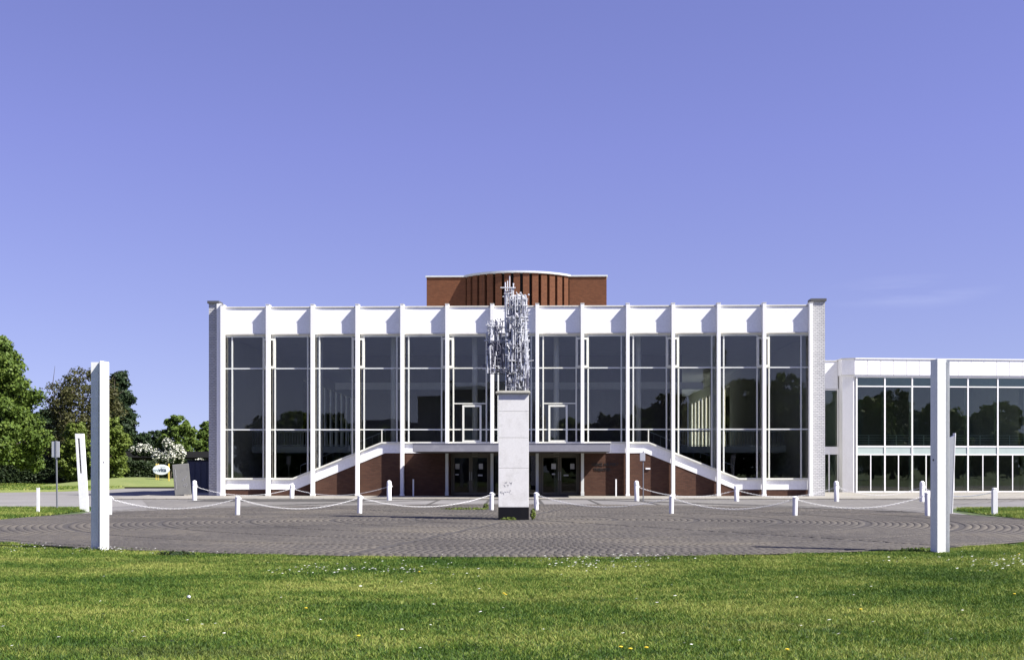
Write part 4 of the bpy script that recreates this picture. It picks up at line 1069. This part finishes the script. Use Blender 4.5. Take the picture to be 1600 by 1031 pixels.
# hedge
e = empty('hedge', (0,0,0), 0, 'long dark clipped hedge on the far lawn below the trees', 'hedge')
r = np.random.default_rng(5); n = 26000
hx = r.uniform(-62,-33.5,n); hy = r.uniform(119.0,123,n); hy = np.where(r.random(n)<.5,119.0+r.random(n)*.4,hy); top_ = 2.3+.25*np.sin(hx*.9)+.15*np.sin(hx*2.3)+.1*np.sin(hx*5)
hz = .1+r.random(n)**.7*top_; hz = np.where(hy > 119.5, top_*(.85+.2*r.random(n)), hz)
quads_at(np.stack([hx,hy,hz],1), np.tile([0,-1,.3],(n,1)), .26, r, 'foliage', 'hedgeleaf', e)
mb = MB(); mb.box(-62,-33.6,119.7,122.8,.05,1.9); mb.build('branches', 'bark', e)
# blossom shrubs
def shrub(px, py0, py1, hw_, Y, label, seed, n=2600, base=0):
    X = (px-CX)/F*Y; z1 = EYE+(HY-py0)/F*Y; z0 = EYE+(HY-py1)/F*Y; w = hw_/F*Y
    e = empty('blossom_shrub', (X,Y,base), 0, label, 'shrub'); r = np.random.default_rng(seed)
    cz = (z0+z1)/2; d = r.normal(size=(n,3)); d /= np.linalg.norm(d,axis=1)[:,None]
    lobes = r.normal(size=(14,3)); lobes[:,2] = np.abs(lobes[:,2]); lobes /= np.linalg.norm(lobes,axis=1)[:,None]; k = r.integers(14,size=n)
    hh_ = (z1-z0)
    q = lobes[k]*np.array([w*.72,w*.6,hh_*.62]) + d*np.array([w*.30,w*.30,hh_*.26])*(.7+.4*r.random((n,1))); q[:,2] += z0+hh_*.14-base
    wmask = r.random(n) < .75
    quads_at(q[wmask], d[wmask], .15, r, 'blossom', 'blossom', e)
    quads_at(q[~wmask], d[~wmask], .22, r, 'leaves', 'leafdark', e)
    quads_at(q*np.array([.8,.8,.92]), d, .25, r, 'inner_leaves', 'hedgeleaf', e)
    mb = MB()
    for i in range(6): mb.bar((0,0,0), tuple(lobes[i]*np.array([w*.4,w*.3,0])+np.array([0,0,cz-base])), .06, 5, .02)
    mb.build('trunk', 'bark', e)
shrub(265, 684, 722, 27, 112, 'rounded shrub covered in white blossom above the oval sign', 31, 6500, .1)
shrub(221, 691, 708, 19, 126, 'smaller white blossoming shrub left of the big blossom shrub', 32, 1500, .1)
shrub(313, 716, 726, 12, 100, 'low white blossoming shrub above the dark container', 33, 900, .1)
# flat dark building behind the hedge
e = empty('flat_building', ((265-CX)/F*130,130,0), 0, 'low dark flat roofed building behind the hedge and the blossom shrub', 'building')
MB().box(-6.2,7.0,0,9,0,2.9).build('wall', 'roofdark', e); MB().box(-7.0,7.6,-.8,9.6,2.9,3.55).build('roof', 'roofdark', e)
for k in range(6): MB().box(-5.6+k*2,-4.4+k*2,-.03,-.002,1.4,2.5).build('window', 'opal', e)

# ------------------------------------------------------------------ what the glass mirrors: trees and a block behind the viewer
k = 0
def back_tree(x, y, H, W_, m, lab, seed, shape='round'):
    tree('park_tree' if shape == 'round' else 'fir_tree', 0, 0, 0, y, lab, m, 3800, .62, shape, seed, X=x, H=H, Wd=W_, low=.03, base=.1, group='trees behind the viewer mirrored in the glass')
for i, (x, y, H, W_) in enumerate(((12.5,-22,9.8,4.0),(17.5,-24,12.0,4.5),(21.5,-20,12.5,4.2),(26.5,-22,13.4,4.6),(31.5,-21,14.2,4.8),(36,-24,13.0,4.6),(40.5,-20,14.5,4.6),(46,-22,12.5,4.6),(52,-20,14.5,5),(58,-24,12,5),(64,-20,14,5),(69,-24,15,5),(74,-20,13,5),(79,-23,14.5,5),(85,-20,12,5),(91,-24,10,5),(97,-22,12.5,5),
        (-28.5,-20,9.0,3.2),(-34.5,-22,9.6,3.6),(7.5,-30,9.6,4.0),(-24,-30,7.5,3.5),(-40,-24,9,4),(3,-34,9,3.6))):
    back_tree(x, y, H, W_, 'leafdark' if i % 2 else 'leaf', 'park tree behind the viewer seen only mirrored in the glass fronts', 60+i)
back_tree(22.8, -26, 18.5, 2.2, 'leafdark', 'tall narrow fir behind the viewer, seen only as a reflection', 90, 'cone')
e = empty('office_block', (0,-30,0), 0, 'blocky brick building behind the viewer, mirrored in the middle windows of the theatre', 'building')
MB().box(-19.5,-16.2,-6,0,0,12.3).build('tower_wall', 'office', e); MB().box(-16.2,-5.2,-8,-1,0,14.0).build('wall', 'office', e)
MB().box(-5.2,-1,-8,-2,0,9.5).build('low_wall', 'office', e); MB().box(-28,-19.5,-8,-2,0,8.5).build('low_wall', 'office', e)
for a in range(3):
    for b in range(4): MB().box(-15.4+b*2.6,-13.8+b*2.6,-1.0,-.96,3+a*3.4,4.8+a*3.4).build('window', 'opal', e)
